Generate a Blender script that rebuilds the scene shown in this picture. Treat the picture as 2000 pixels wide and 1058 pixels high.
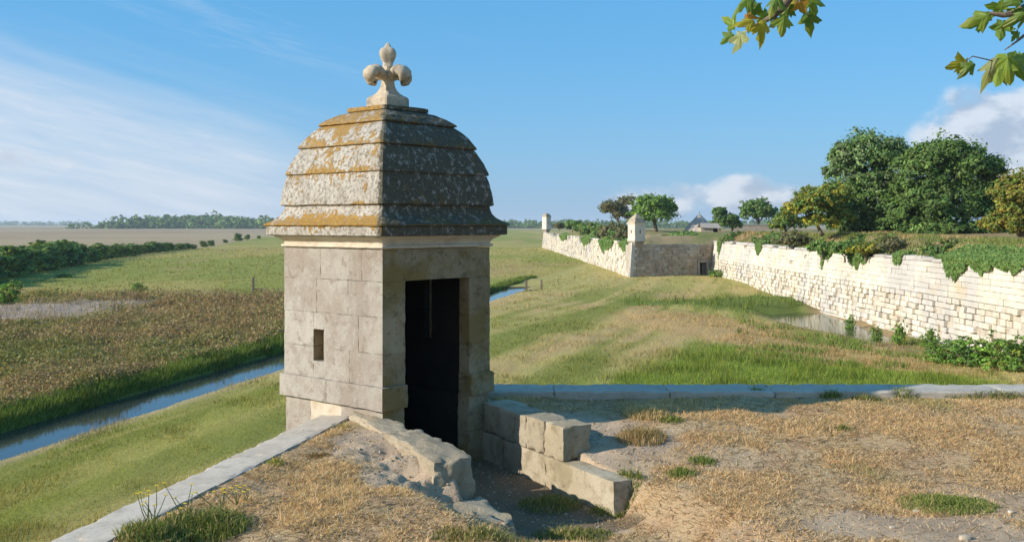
import bpy, math, random
import numpy as np
from mathutils import Vector, Matrix

for o in list(bpy.data.objects):
    bpy.data.objects.remove(o)
SC = bpy.context.scene
COL = SC.collection
R = math.radians
rng = np.random.default_rng(7)
random.seed(7)

# ------------------------------------------------------------------ camera, sky, sun, exposure
EYE = 5.5            # eye height above the moat meadow, metres
HOR = 437.0          # horizon row in a 2000 x 1058 picture
F = 2000.0           # focal length in the same pixels (36 mm lens)
cam_d = bpy.data.cameras.new('camera')
cam = bpy.data.objects.new('camera', cam_d)
COL.objects.link(cam)
cam.location = (0, 0, EYE)
cam.rotation_euler = (R(90), 0, 0)
cam_d.lens = 36.0
cam_d.sensor_width = 36.0
cam_d.shift_y = -(529.0 - HOR) / 2000.0
cam_d.clip_start = 0.05
cam_d.clip_end = 30000
SC.camera = cam

SUN_AZ = R(17)       # the light travels along (cos, sin) of this in the ground plane
SUN_EL = R(25)
sd = bpy.data.lights.new('sun', 'SUN')
sd.energy = 4.9
sd.angle = R(0.55)
sd.color = (1.0, 0.915, 0.79)
sun = bpy.data.objects.new('sun', sd)
COL.objects.link(sun)
travel = Vector((math.cos(SUN_AZ) * math.cos(SUN_EL), math.sin(SUN_AZ) * math.cos(SUN_EL), -math.sin(SUN_EL)))
sun.rotation_euler = travel.to_track_quat('-Z', 'Y').to_euler()
sun.location = (-30, -15, 40)

SC.view_settings.view_transform = 'Standard'
SC.view_settings.look = 'None'
SC.view_settings.gamma = 1.0
SC.view_settings.use_curve_mapping = False
SC.view_settings.exposure = 0.36
SC.cycles.max_bounces = 6
SC.cycles.diffuse_bounces = 3
SC.cycles.transmission_bounces = 4
SC.cycles.volume_bounces = 1
SC.cycles.transparent_max_bounces = 8
SC.cycles.use_denoising = True

W = bpy.data.worlds.new('World')
SC.world = W
W.use_nodes = True


class NT:
    """short hand for building node trees"""
    def __init__(s, tree):
        s.t = tree
        s.n = tree.nodes
        s.l = tree.links

    def add(s, typ, **kw):
        nd = s.n.new(typ)
        for k, v in kw.items():
            setattr(nd, k, v)
        return nd

    def put(s, sock, v):
        if isinstance(v, bpy.types.NodeSocket):
            s.l.new(v, sock)
        elif v is not None:
            sock.default_value = v

    def math(s, op, a, b=None, c=None, clamp=False):
        nd = s.add('ShaderNodeMath', operation=op, use_clamp=clamp)
        s.put(nd.inputs[0], a)
        s.put(nd.inputs[1], b)
        s.put(nd.inputs[2], c)
        return nd.outputs[0]

    def noise(s, vec, scale, detail=4, rough=0.55, dist=0.0):
        nd = s.add('ShaderNodeTexNoise')
        s.put(nd.inputs['Vector'], vec)
        nd.inputs['Scale'].default_value = scale
        nd.inputs['Detail'].default_value = detail
        nd.inputs['Roughness'].default_value = rough
        nd.inputs['Distortion'].default_value = dist
        return nd.outputs['Fac']

    def step(s, v, a, b, smooth=True):
        nd = s.add('ShaderNodeMapRange', interpolation_type='SMOOTHSTEP' if smooth else 'LINEAR')
        s.put(nd.inputs['Value'], v)
        nd.inputs['From Min'].default_value = a
        nd.inputs['From Max'].default_value = b
        return nd.outputs['Result']

    def mix(s, f, a, b, typ='MIX'):
        nd = s.add('ShaderNodeMix', data_type='RGBA', blend_type=typ)
        s.put(nd.inputs[0], f)
        for i, v in ((6, a), (7, b)):
            if isinstance(v, (tuple, list)):
                v = (*v, 1.0) if len(v) == 3 else v
            s.put(nd.inputs[i], v)
        return nd.outputs[2]

    def vec(s, x, y, z):
        nd = s.add('ShaderNodeCombineXYZ')
        for i, v in enumerate((x, y, z)):
            s.put(nd.inputs[i], v)
        return nd.outputs[0]


def build_sky():
    t = NT(W.node_tree)
    t.n.clear()
    out = t.add('ShaderNodeOutputWorld')
    bg = t.add('ShaderNodeBackground')
    sky = t.add('ShaderNodeTexSky', sky_type='NISHITA')
    sky.sun_disc = False
    sky.sun_elevation = SUN_EL
    sky.sun_rotation = math.atan2(-math.cos(SUN_AZ), -math.sin(SUN_AZ)) % (2 * math.pi)
    sky.altitude = 0
    sky.air_density = 1.0
    sky.dust_density = 0.35
    sky.ozone_density = 3.0
    tc = t.add('ShaderNodeTexCoord')
    sep = t.add('ShaderNodeSeparateXYZ')
    t.l.new(tc.outputs['Generated'], sep.inputs[0])
    az = t.math('ARCTAN2', sep.outputs[0], sep.outputs[1])       # radians from +Y towards +X
    el = t.math('ARCSINE', sep.outputs[2])
    D = 180 / math.pi
    azd = t.math('MULTIPLY', az, D)
    eld = t.math('MULTIPLY', el, D)
    # thin high cloud on the western side: a bank whose upper edge sinks towards the right, with streaks
    q = t.vec(t.math('MULTIPLY_ADD', eld, 0.30, t.math('MULTIPLY', azd, 0.17)),
              t.math('MULTIPLY_ADD', azd, 0.19, eld), 3.1)
    n1 = t.noise(q, 0.42, 8, 0.60, 0.7)
    n2 = t.noise(q, 1.7, 6, 0.62, 0.4)
    line = t.math('MULTIPLY_ADD', azd, -0.24, 2.75)               # elevation of the edge in degrees
    over = t.math('SUBTRACT', eld, line)
    wob = t.math('MULTIPLY_ADD', t.math('SUBTRACT', n1, 0.5), 6.0, over)
    m = t.math('SUBTRACT', 1.0, t.step(wob, -4.2, 2.2))
    m = t.math('MULTIPLY', m, t.step(azd, -5.0, -17.0))
    m = t.math('MULTIPLY', m, t.math('MULTIPLY_ADD', n2, 1.1, 0.22, clamp=True))
    # loose wisps higher up
    ws = t.math('MULTIPLY', t.step(n1, 0.53, 0.75), t.step(n2, 0.42, 0.72))
    ws = t.math('MULTIPLY', ws, t.step(azd, 2.0, -12.0))
    ws = t.math('MULTIPLY', ws, 0.30)
    cir = t.math('MAXIMUM', t.math('MULTIPLY', m, 0.90, clamp=True), ws)
    # low cumulus
    cq = t.vec(t.math('MULTIPLY', azd, 0.75), t.math('MULTIPLY', eld, 1.25), 1.7)
    c1 = t.noise(cq, 0.36, 7, 0.52, 0.15)

    def blob(a0, e0, ra, re, gain, flat):
        da = t.math('DIVIDE', t.math('SUBTRACT', azd, a0), ra)
        de = t.math('DIVIDE', t.math('SUBTRACT', eld, e0), re)
        dl = t.math('MULTIPLY', t.math('MINIMUM', de, 0.0), flat)
        dd = t.math('ADD', t.math('MAXIMUM', de, 0.0), dl)
        r2 = t.math('ADD', t.math('MULTIPLY', da, da), t.math('MULTIPLY', dd, dd))
        return t.math('MULTIPLY', t.math('SUBTRACT', 1.0, r2), gain)

    b = blob(28.0, 4.4, 7.2, 3.1, 0.62, 0.7)
    b = t.math('MAXIMUM', b, blob(14.8, 1.7, 7.0, 1.25, 0.50, 1.0))
    b = t.math('MAXIMUM', b, blob(7.2, 1.3, 3.4, 1.1, 0.32, 1.0))
    b = t.math('MAXIMUM', b, blob(-24.5, 3.3, 5.5, 0.75, 0.26, 1.0))
    b = t.math('MAXIMUM', b, blob(60, 3.0, 18, 2.2, 0.45, 1.0))
    b = t.math('MAXIMUM', b, blob(-70, 3.0, 22, 2.0, 0.40, 1.0))
    b = t.math('MAXIMUM', b, blob(140, 3.0, 30, 2.4, 0.45, 1.0))
    den = t.math('MULTIPLY_ADD', t.math('SUBTRACT', c1, 0.5), 1.9, b)
    cum = t.step(den, 0.04, 0.46)
    cum = t.math('MULTIPLY', cum, t.step(b, -0.22, 0.10))
    cum = t.math('MULTIPLY', cum, 0.80)
    # cloud tone: thin edges and tops bright, thick middles and bases grey lilac
    cq2 = t.vec(t.math('MULTIPLY_ADD', azd, 0.75, -0.45), t.math('MULTIPLY_ADD', eld, 1.25, 0.75), 1.7)
    c2 = t.noise(cq2, 0.36, 7, 0.52, 0.15)
    lit = t.step(t.math('SUBTRACT', c1, c2), -0.10, 0.11)
    lit = t.math('MAXIMUM', lit, t.step(den, 0.32, 0.05))
    ccol = t.mix(lit, (2.75, 3.15, 3.9), (4.7, 4.9, 5.3))
    # pale band of moist air along the horizon
    hz = t.math('POWER', 2.718, t.math('MULTIPLY', t.math('MAXIMUM', eld, 0.0), -0.20))
    hz = t.math('MULTIPLY', hz, 0.92)
    base = t.mix(1.0, sky.outputs[0], (0.56, 0.92, 1.10), 'MULTIPLY')
    base = t.mix(0.66, base, (0.55, 2.45, 4.7))
    col = t.mix(hz, base, (2.35, 3.15, 4.3))
    col = t.mix(cir, col, (4.3, 4.7, 5.3))
    col = t.mix(cum, col, ccol)
    t.l.new(col, bg.inputs[0])
    bg.inputs[1].default_value = 0.132
    t.l.new(bg.outputs[0], out.inputs[0])


build_sky()


# ------------------------------------------------------------------ helpers
def P(x, y, Y):
    """picture position at depth Y -> point in the place"""
    return np.array([(x - 1000) / F * Y, Y, EYE - (y - HOR) / F * Y])


def Wz(x, y, z=0.0):
    """picture position on the level z -> ground point"""
    Y = (EYE - z) * F / (y - HOR)
    return np.array([(x - 1000) / F * Y, Y])


def hash2(i, j, seed):
    h = (i.astype(np.int64) * 374761393 + j.astype(np.int64) * 668265263 + seed * 974711) & 0x7fffffff
    h = ((h ^ (h >> 13)) * 1274126177) & 0x7fffffff
    h = h ^ (h >> 16)
    return (h & 0xffff) / 65535.0


def vn(x, y, seed=0):
    x = np.asarray(x, float)
    y = np.asarray(y, float)
    i = np.floor(x)
    j = np.floor(y)
    fx = x - i
    fy = y - j
    fx = fx * fx * (3 - 2 * fx)
    fy = fy * fy * (3 - 2 * fy)
    a = hash2(i, j, seed)
    b = hash2(i + 1, j, seed)
    c = hash2(i, j + 1, seed)
    d = hash2(i + 1, j + 1, seed)
    return (a * (1 - fx) + b * fx) * (1 - fy) + (c * (1 - fx) + d * fx) * fy


def fbm(x, y, seed=0, o=4):
    s = 0
    a = 0.5
    t = 0
    for k in range(o):
        s = s + a * vn(np.asarray(x) * 2 ** k + 17.3 * k, np.asarray(y) * 2 ** k + 5.1 * k, seed + k)
        t += a
        a *= 0.5
    return s / t


def sst(v, a, b):
    t = np.clip((np.asarray(v, float) - a) / (b - a), 0, 1)
    return t * t * (3 - 2 * t)


def lerp(a, b, t):
    t = np.asarray(t)[..., None]
    return np.asarray(a) * (1 - t) + np.asarray(b) * t


def mesh(name, V, Fc, mat=None, col=None, smooth=False, attrs=None):
    me = bpy.data.meshes.new(name)
    V = np.asarray(V, np.float32).reshape(-1, 3)
    if not isinstance(Fc, list):
        Fc = [Fc]
    me.vertices.add(len(V))
    me.vertices.foreach_set('co', V.ravel())
    loops = []
    starts = []
    tot = 0
    for f in Fc:
        f = np.asarray(f, np.int32)
        if f.size == 0:
            continue
        k = f.shape[1]
        loops.append(f.ravel())
        starts.append(np.arange(len(f), dtype=np.int32) * k + tot)
        tot += f.size
    loops = np.concatenate(loops)
    starts = np.concatenate(starts)
    me.loops.add(len(loops))
    me.loops.foreach_set('vertex_index', loops)
    me.polygons.add(len(starts))
    me.polygons.foreach_set('loop_start', starts)
    me.polygons.foreach_set('use_smooth', np.full(len(starts), bool(smooth), dtype=bool))
    if col is not None:
        c = np.ones((len(V), 4), np.float32)
        c[:, :3] = col
        a = me.attributes.new('Col', 'FLOAT_COLOR', 'POINT')
        a.data.foreach_set('color', c.ravel())
    for k, v in (attrs or {}).items():
        a = me.attributes.new(k, 'FLOAT', 'POINT')
        a.data.foreach_set('value', np.asarray(v, np.float32))
    me.update(calc_edges=True)
    me.validate()
    if mat:
        me.materials.append(mat)
    return me


def link(name, me, parent=None, loc=None):
    o = bpy.data.objects.new(name, me)
    COL.objects.link(o)
    if parent is not None:
        o.parent = parent
    if loc is not None:
        o.location = loc
    return o


def obj(name, V, Fc, mat, parent=None, **kw):
    """one mesh object; V in place coordinates, origin taken from the parent"""
    V = np.asarray(V, float).reshape(-1, 3)
    if parent is not None:
        b = parent
        off = np.zeros(3)
        while b is not None:
            off += np.array(b.location)
            b = b.parent
        V = V - off
    return link(name, mesh(name, V, Fc, mat, **kw), parent)


def tag(o, label=None, cat=None, group=None, kind=None):
    if label:
        o['label'] = label
    if cat:
        o['category'] = cat
    if group:
        o['group'] = group
    if kind:
        o['kind'] = kind
    return o


def thing(name, label, cat, loc=(0, 0, 0), group=None):
    o = bpy.data.objects.new(name, None)
    COL.objects.link(o)
    o.location = tuple(float(v) for v in loc)
    o.empty_display_size = 0.3
    return tag(o, label, cat, group, 'thing' if label else None)


def copy_tree(o, parent=None):
    c = o.copy()
    COL.objects.link(c)
    c.parent = parent
    for ch in list(o.children):
        copy_tree(ch, c)
    return c


class Geo:
    """collects pieces into one vertex / face list"""
    def __init__(s):
        s.V = []
        s.Q = []
        s.T = []
        s.C = []
        s.n = 0

    def add(s, V, Q=None, T=None, col=None):
        V = np.asarray(V, float).reshape(-1, 3)
        s.V.append(V)
        if Q is not None and len(Q):
            s.Q.append(np.asarray(Q, int) + s.n)
        if T is not None and len(T):
            s.T.append(np.asarray(T, int) + s.n)
        if col is not None:
            c = np.asarray(col, float)
            s.C.append(np.broadcast_to(c, (len(V), 3)))
        s.n += len(V)

    def out(s):
        f = []
        if s.Q:
            f.append(np.concatenate(s.Q))
        if s.T:
            f.append(np.concatenate(s.T))
        return np.concatenate(s.V), f

    def col(s):
        return np.concatenate(s.C) if s.C else None


def chamfer_box(lo, hi, bev, jit=0.0, r=None):
    """box with chamfered edges: 24 vertices, 6 + 12 quads, 8 triangles"""
    lo = np.array(lo, float)
    hi = np.array(hi, float)
    V = []
    idx = {}
    for sx in (0, 1):
        for sy in (0, 1):
            for sz in (0, 1):
                s = np.array([sx, sy, sz])
                c = np.where(s == 1, hi, lo)
                if jit and r is not None:
                    c = c + r.uniform(-jit, jit, 3)
                inw = np.where(s == 1, -1.0, 1.0) * np.broadcast_to(np.asarray(bev, float), (3,))
                for ax in range(3):
                    p = c + inw
                    p[ax] = c[ax]
                    idx[(sx, sy, sz, ax)] = len(V)
                    V.append(p)
    Q = []
    T = []
    V = np.array(V)
    ctr = (lo + hi) / 2

    def orient(f):
        a, b_, c_ = V[f[0]], V[f[1]], V[f[2]]
        nn = np.cross(b_ - a, c_ - a)
        if np.dot(nn, V[list(f)].mean(0) - ctr) < 0:
            return f[::-1]
        return f
    for ax in range(3):
        o1, o2 = [k for k in range(3) if k != ax]
        for s in (0, 1):
            f = []
            for (p, q) in ((0, 0), (1, 0), (1, 1), (0, 1)):
                k = [0, 0, 0]
                k[ax] = s
                k[o1] = p
                k[o2] = q
                f.append(idx[(*k, ax)])
            Q.append(orient(f))
        for p in (0, 1):
            for q in (0, 1):
                k0 = [0, 0, 0]
                k0[o1] = p
                k0[o2] = q
                k1 = list(k0)
                k1[ax] = 1
                Q.append(orient([idx[(*k0, o1)], idx[(*k1, o1)], idx[(*k1, o2)], idx[(*k0, o2)]]))
    for sx in (0, 1):
        for sy in (0, 1):
            for sz in (0, 1):
                T.append(orient([idx[(sx, sy, sz, a)] for a in range(3)]))
    return V, np.array(Q), np.array(T)


def tube(pts, rad, n=8, cap=True):
    pts = np.asarray(pts, float)
    rad = np.broadcast_to(np.asarray(rad, float), (len(pts),))
    V = []
    up = np.array([0.13, 0.21, 0.97])
    for i, p in enumerate(pts):
        d = pts[min(i + 1, len(pts) - 1)] - pts[max(i - 1, 0)]
        d = d / (np.linalg.norm(d) + 1e-9)
        a = np.cross(d, up)
        if np.linalg.norm(a) < 0.2:
            a = np.cross(d, np.array([1.0, 0.1, 0]))
        a /= np.linalg.norm(a)
        b = np.cross(d, a)
        for k in range(n):
            th = 2 * math.pi * k / n
            V.append(p + rad[i] * (a * math.cos(th) + b * math.sin(th)))
    Q = []
    for i in range(len(pts) - 1):
        for k in range(n):
            Q.append([i * n + k, i * n + (k + 1) % n, (i + 1) * n + (k + 1) % n, (i + 1) * n + k])
    T = []
    if cap:
        V.append(pts[0])
        V.append(pts[-1])
        c0 = len(V) - 2
        e = (len(pts) - 1) * n
        for k in range(n):
            T.append([c0, (k + 1) % n, k])
            T.append([c0 + 1, e + k, e + (k + 1) % n])
    return np.array(V), np.array(Q), np.array(T).reshape(-1, 3)


# ------------------------------------------------------------------ materials
def new_mat(name):
    m = bpy.data.materials.new(name)
    m.use_nodes = True
    t = NT(m.node_tree)
    b = t.n['Principled BSDF']
    b.inputs['Specular IOR Level'].default_value = 0.25
    return m, t, b


def bump(t, b, h, strength, dist):
    bp = t.add('ShaderNodeBump')
    bp.inputs['Strength'].default_value = strength
    bp.inputs['Distance'].default_value = dist
    t.put(bp.inputs['Height'], h)
    t.l.new(bp.outputs[0], b.inputs['Normal'])


def geo_pos(t):
    return t.add('ShaderNodeNewGeometry').outputs['Position']


def mat_stone(name, c1, c2, c3, scale=6.0, spot=(0.62, 0.58, 0.5), spot_amt=0.35, rough=0.9, bstr=0.6, bd=0.01, joint_tint=0.10,
              streak=None, lichen=None, use_obj=False, grey=None):
    m, t, b = new_mat(name)
    pos = t.add('ShaderNodeTexCoord').outputs['Object'] if use_obj else geo_pos(t)
    n1 = t.noise(pos, scale * 0.16, 5, 0.6)
    n2 = t.noise(pos, scale, 6, 0.68)
    n3 = t.noise(pos, scale * 7, 4, 0.7)
    col = t.mix(t.step(n1, 0.36, 0.64), c1, c2)
    col = t.mix(t.math('MULTIPLY', t.step(n2, 0.45, 0.72), 0.75), col, c3)
    col = t.mix(t.math('MULTIPLY', t.step(n3, 0.60, 0.70), spot_amt), col, spot)
    col = t.mix(t.math('MULTIPLY', t.step(n3, 0.44, 0.34), 0.30), col, tuple(v * 0.45 for v in c3))
    oi = t.add('ShaderNodeObjectInfo')
    tn = t.add('ShaderNodeAttribute', attribute_name='tint').outputs['Fac']
    k = t.math('MULTIPLY_ADD', t.math('FRACT', t.math('ADD', oi.outputs['Random'], tn)), joint_tint * 2, 1 - joint_tint)
    col = t.mix(1.0, col, t.vec(k, k, k), 'MULTIPLY')
    if grey:
        g = t.step(t.noise(pos, scale * 0.10, 4, 0.6, 0.5), grey[0], grey[1])
        col = t.mix(t.math('MULTIPLY', g, grey[3]), col, grey[2])
    if streak:
        mp = t.add('ShaderNodeMapping')
        mp.inputs['Scale'].default_value = (1, 1, 0.13)
        t.l.new(pos, mp.inputs[0])
        s = t.step(t.noise(mp.outputs[0], streak[0], 5, 0.65), streak[1], streak[1] + 0.16)
        col = t.mix(t.math('MULTIPLY', s, streak[3]), col, streak[2])
    if lichen:
        for (sc, lo, hi, c, amt) in lichen:
            s = t.step(t.noise(pos, sc, 6, 0.66, 0.3), lo, hi)
            col = t.mix(t.math('MULTIPLY', s, amt), col, c)
    t.l.new(col, b.inputs['Base Color'])
    b.inputs['Roughness'].default_value = rough
    hgt = t.math('ADD', t.math('MULTIPLY', n2, 0.8), t.math('MULTIPLY', n3, 0.5))
    bump(t, b, hgt, bstr, bd)
    return m


def mat_vcol(name, rough=0.85, transl=0.0, nscale=0.0, namt=0.0, bstr=0.0, bscale=20.0, bd=0.03, spec=0.2, stretch=None):
    m, t, b = new_mat(name)
    at = t.add('ShaderNodeAttribute', attribute_name='Col')
    col = at.outputs['Color']
    pos = geo_pos(t)
    if stretch:
        mp = t.add('ShaderNodeMapping')
        mp.inputs['Rotation'].default_value = (0, 0, stretch[0])
        mp.inputs['Scale'].default_value = (1, stretch[1], 1)
        t.l.new(pos, mp.inputs[0])
        sv = mp.outputs[0]
    else:
        sv = pos
    if nscale:
        nn = t.noise(sv, nscale, 6, 0.7)
        k = t.math('MULTIPLY_ADD', t.math('SUBTRACT', nn, 0.5), namt * 2, 1.0)
        nf = t.noise(pos, nscale * 9, 4, 0.75)
        k = t.math('MULTIPLY', k, t.math('MULTIPLY_ADD', t.math('SUBTRACT', nf, 0.5), namt * 2.2, 1.0))
        col = t.mix(1.0, col, t.vec(k, k, k), 'MULTIPLY')
    t.l.new(col, b.inputs['Base Color'])
    b.inputs['Roughness'].default_value = rough
    b.inputs['Specular IOR Level'].default_value = spec
    if bstr:
        bump(t, b, t.noise(pos, bscale, 8, 0.75), bstr, bd)
    if transl:
        tr = t.add('ShaderNodeBsdfTranslucent')
        t.l.new(t.mix(1.0, col, (1.25, 1.2, 0.55), 'MULTIPLY'), tr.inputs[0])
        ms = t.add('ShaderNodeMixShader')
        ms.inputs[0].default_value = transl
        t.l.new(b.outputs[0], ms.inputs[1])
        t.l.new(tr.outputs[0], ms.inputs[2])
        t.l.new(ms.outputs[0], t.n['Material Output'].inputs[0])
    return m


def mat_water(name, tint=(0.035, 0.042, 0.04), rip=3.0, strength=0.12, rough=0.05, spec=0.6):
    m, t, b = new_mat(name)
    b.inputs['Base Color'].default_value = (*tint, 1)
    b.inputs['Roughness'].default_value = rough
    b.inputs['Specular IOR Level'].default_value = spec
    b.inputs['IOR'].default_value = 1.333
    n = t.noise(geo_pos(t), rip, 4, 0.6)
    bump(t, b, n, strength, 0.02)
    return m


def mat_bark(name, c1=(0.10, 0.075, 0.05), c2=(0.20, 0.16, 0.12)):
    m, t, b = new_mat(name)
    mp = t.add('ShaderNodeMapping')
    mp.inputs['Scale'].default_value = (1, 1, 0.2)
    t.l.new(geo_pos(t), mp.inputs[0])
    n = t.noise(mp.outputs[0], 14, 6, 0.7)
    t.l.new(t.mix(t.step(n, 0.35, 0.65), c1, c2), b.inputs['Base Color'])
    b.inputs['Roughness'].default_value = 0.95
    bump(t, b, n, 0.8, 0.03)
    return m


M = {}
WARM = (0.47, 0.40, 0.31)
M['tower'] = mat_stone('tower_limestone', (0.335, 0.305, 0.26), (0.38, 0.35, 0.305), (0.24, 0.20, 0.165), scale=4.2, joint_tint=0.03,
                       spot=(0.47, 0.43, 0.38), spot_amt=0.45, bstr=0.7, bd=0.010,
                       streak=(3.0, 0.52, (0.20, 0.16, 0.125), 0.5),
                       lichen=[(1.6, 0.45, 0.62, (0.26, 0.21, 0.17), 0.65), (34.0, 0.55, 0.66, (0.45, 0.415, 0.365), 0.40), (9.0, 0.54, 0.66, (0.195, 0.155, 0.12), 0.6)])
M['tower_shade_side'] = mat_stone('shade_toned_limestone', (0.29, 0.215, 0.12), (0.34, 0.27, 0.17), (0.155, 0.11, 0.05), scale=5.0,
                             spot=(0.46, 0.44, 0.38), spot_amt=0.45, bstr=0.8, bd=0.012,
                             lichen=[(1.7, 0.46, 0.58, (0.21, 0.135, 0.035), 0.75), (9.0, 0.55, 0.66, (0.09, 0.07, 0.035), 0.6)])  # stains, plus the unlit sides' shade put into the base colour
M['finial'] = mat_stone('finial_limestone', (0.45, 0.37, 0.265), (0.52, 0.44, 0.335), (0.31, 0.24, 0.17), scale=9.0, bstr=0.4, bd=0.005,
                        lichen=[(7.0, 0.52, 0.64, (0.22, 0.19, 0.15), 0.75), (22.0, 0.56, 0.66, (0.20, 0.165, 0.12), 0.5)])
M['cornice'] = mat_stone('cornice_limestone', (0.52, 0.44, 0.33), (0.58, 0.51, 0.41), (0.38, 0.30, 0.21), scale=7.0, bstr=0.4, bd=0.006)
M['coping'] = mat_stone('coping_limestone', (0.44, 0.385, 0.315), (0.50, 0.445, 0.37), (0.34, 0.285, 0.22), joint_tint=0.04, scale=9.0, spot_amt=0.3, bstr=0.7, bd=0.008,
                        lichen=[(4.0, 0.58, 0.7, (0.30, 0.26, 0.21), 0.6), (7.0, 0.66, 0.74, (0.42, 0.36, 0.16), 0.35)])
M['block'] = mat_stone('passage_limestone', (0.335, 0.28, 0.19), (0.40, 0.345, 0.255), (0.205, 0.165, 0.105), scale=6.0, spot_amt=0.25, bstr=0.8, bd=0.012,
                       lichen=[(3.0, 0.50, 0.66, (0.22, 0.175, 0.10), 0.65), (16.0, 0.57, 0.67, (0.13, 0.115, 0.085), 0.6)])
M['rock'] = mat_stone('rough_kerb_stone', (0.33, 0.27, 0.185), (0.39, 0.33, 0.24), (0.19, 0.15, 0.095), scale=8.0, spot_amt=0.25, bstr=1.0, bd=0.02,
                      lichen=[(5.0, 0.55, 0.7, (0.30, 0.245, 0.14), 0.5)])
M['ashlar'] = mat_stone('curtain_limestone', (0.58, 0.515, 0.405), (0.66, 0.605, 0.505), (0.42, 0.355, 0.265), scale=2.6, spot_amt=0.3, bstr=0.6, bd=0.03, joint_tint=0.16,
                        grey=(0.47, 0.60, (0.42, 0.40, 0.385), 0.6), lichen=[(0.35, 0.58, 0.72, (0.50, 0.365, 0.19), 0.5)])
M['ashlar_top'] = mat_stone('smooth_curtain_limestone', (0.61, 0.55, 0.44), (0.67, 0.62, 0.525), (0.50, 0.43, 0.325), scale=2.6, spot_amt=0.3, bstr=0.4, bd=0.02, joint_tint=0.07,
                            grey=(0.46, 0.60, (0.42, 0.405, 0.395), 0.7), lichen=[(0.30, 0.56, 0.70, (0.50, 0.36, 0.18), 0.6)])
M['inside'] = mat_stone('shade_painted_inner_wall', (0.022, 0.02, 0.016), (0.03, 0.025, 0.02), (0.015, 0.013, 0.01), scale=5.0, spot=(0.03, 0.026, 0.02), spot_amt=0.2)  # darkness of the unlit room painted into the wall colour
M['core'] = mat_stone('wall_core_mortar', (0.40, 0.35, 0.28), (0.46, 0.41, 0.33), (0.28, 0.23, 0.18), scale=3.0, bstr=0.8, bd=0.04)
M['grey_cap'] = mat_stone('grey_wall_coping', (0.42, 0.39, 0.36), (0.50, 0.47, 0.43), (0.33, 0.30, 0.27), scale=4.0, bstr=0.6, bd=0.02)
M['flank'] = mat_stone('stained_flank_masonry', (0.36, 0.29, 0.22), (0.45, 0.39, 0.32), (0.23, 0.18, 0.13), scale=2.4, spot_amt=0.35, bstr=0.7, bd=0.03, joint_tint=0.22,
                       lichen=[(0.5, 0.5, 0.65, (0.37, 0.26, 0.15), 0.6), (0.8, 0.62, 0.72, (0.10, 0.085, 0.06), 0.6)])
M['slate'] = mat_stone('cone_roof_stone', (0.36, 0.31, 0.265), (0.42, 0.37, 0.32), (0.27, 0.23, 0.195), scale=3.0, bstr=0.5, bd=0.02)
M['plaster'] = mat_stone('shed_plaster', (0.44, 0.37, 0.29), (0.48, 0.41, 0.33), (0.38, 0.31, 0.24), scale=2.0, bstr=0.2, bd=0.01)
M['wood'] = mat_bark('weathered_wood', (0.13, 0.095, 0.065), (0.28, 0.22, 0.165))
M['bark'] = mat_bark('bark')
M['pale_bark'] = mat_bark('pale_bark', (0.24, 0.20, 0.15), (0.38, 0.34, 0.27))
M['ground'] = mat_vcol('meadow_soil_and_turf', 0.95, 0, 0.9, 0.30, 0.9, 7.0, 0.08, 0.1, stretch=(R(16), 0.16))
M['terre'] = mat_vcol('dry_turf_and_soil', 0.95, 0, 6.0, 0.22, 1.0, 34.0, 0.03, 0.1)
M['grass'] = mat_vcol('grass_blades', 0.7, 0.30, spec=0.15)
M['leaf'] = mat_vcol('tree_leaves', 0.6, 0.38, spec=0.25)
M['far'] = mat_vcol('far_foliage', 0.9, 0.15, spec=0.0)
M['plane_leaf'] = mat_vcol('plane_leaf', 0.45, 0.42, 30.0, 0.12, spec=0.35)
M['canal'] = mat_water('canal_water')
M['pond'] = mat_water('pond_water', (0.05, 0.068, 0.025), 2.0, 0.12, 0.10, 0.14)
M['dark'] = mat_stone('dark_opening', (0.02, 0.018, 0.015), (0.03, 0.025, 0.02), (0.02, 0.018, 0.015))  # shade inside openings painted as a near-black colour
M['flower'] = mat_stone('yellow_petals', (0.75, 0.55, 0.03), (0.8, 0.6, 0.05), (0.7, 0.5, 0.03), bstr=0.0)


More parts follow.
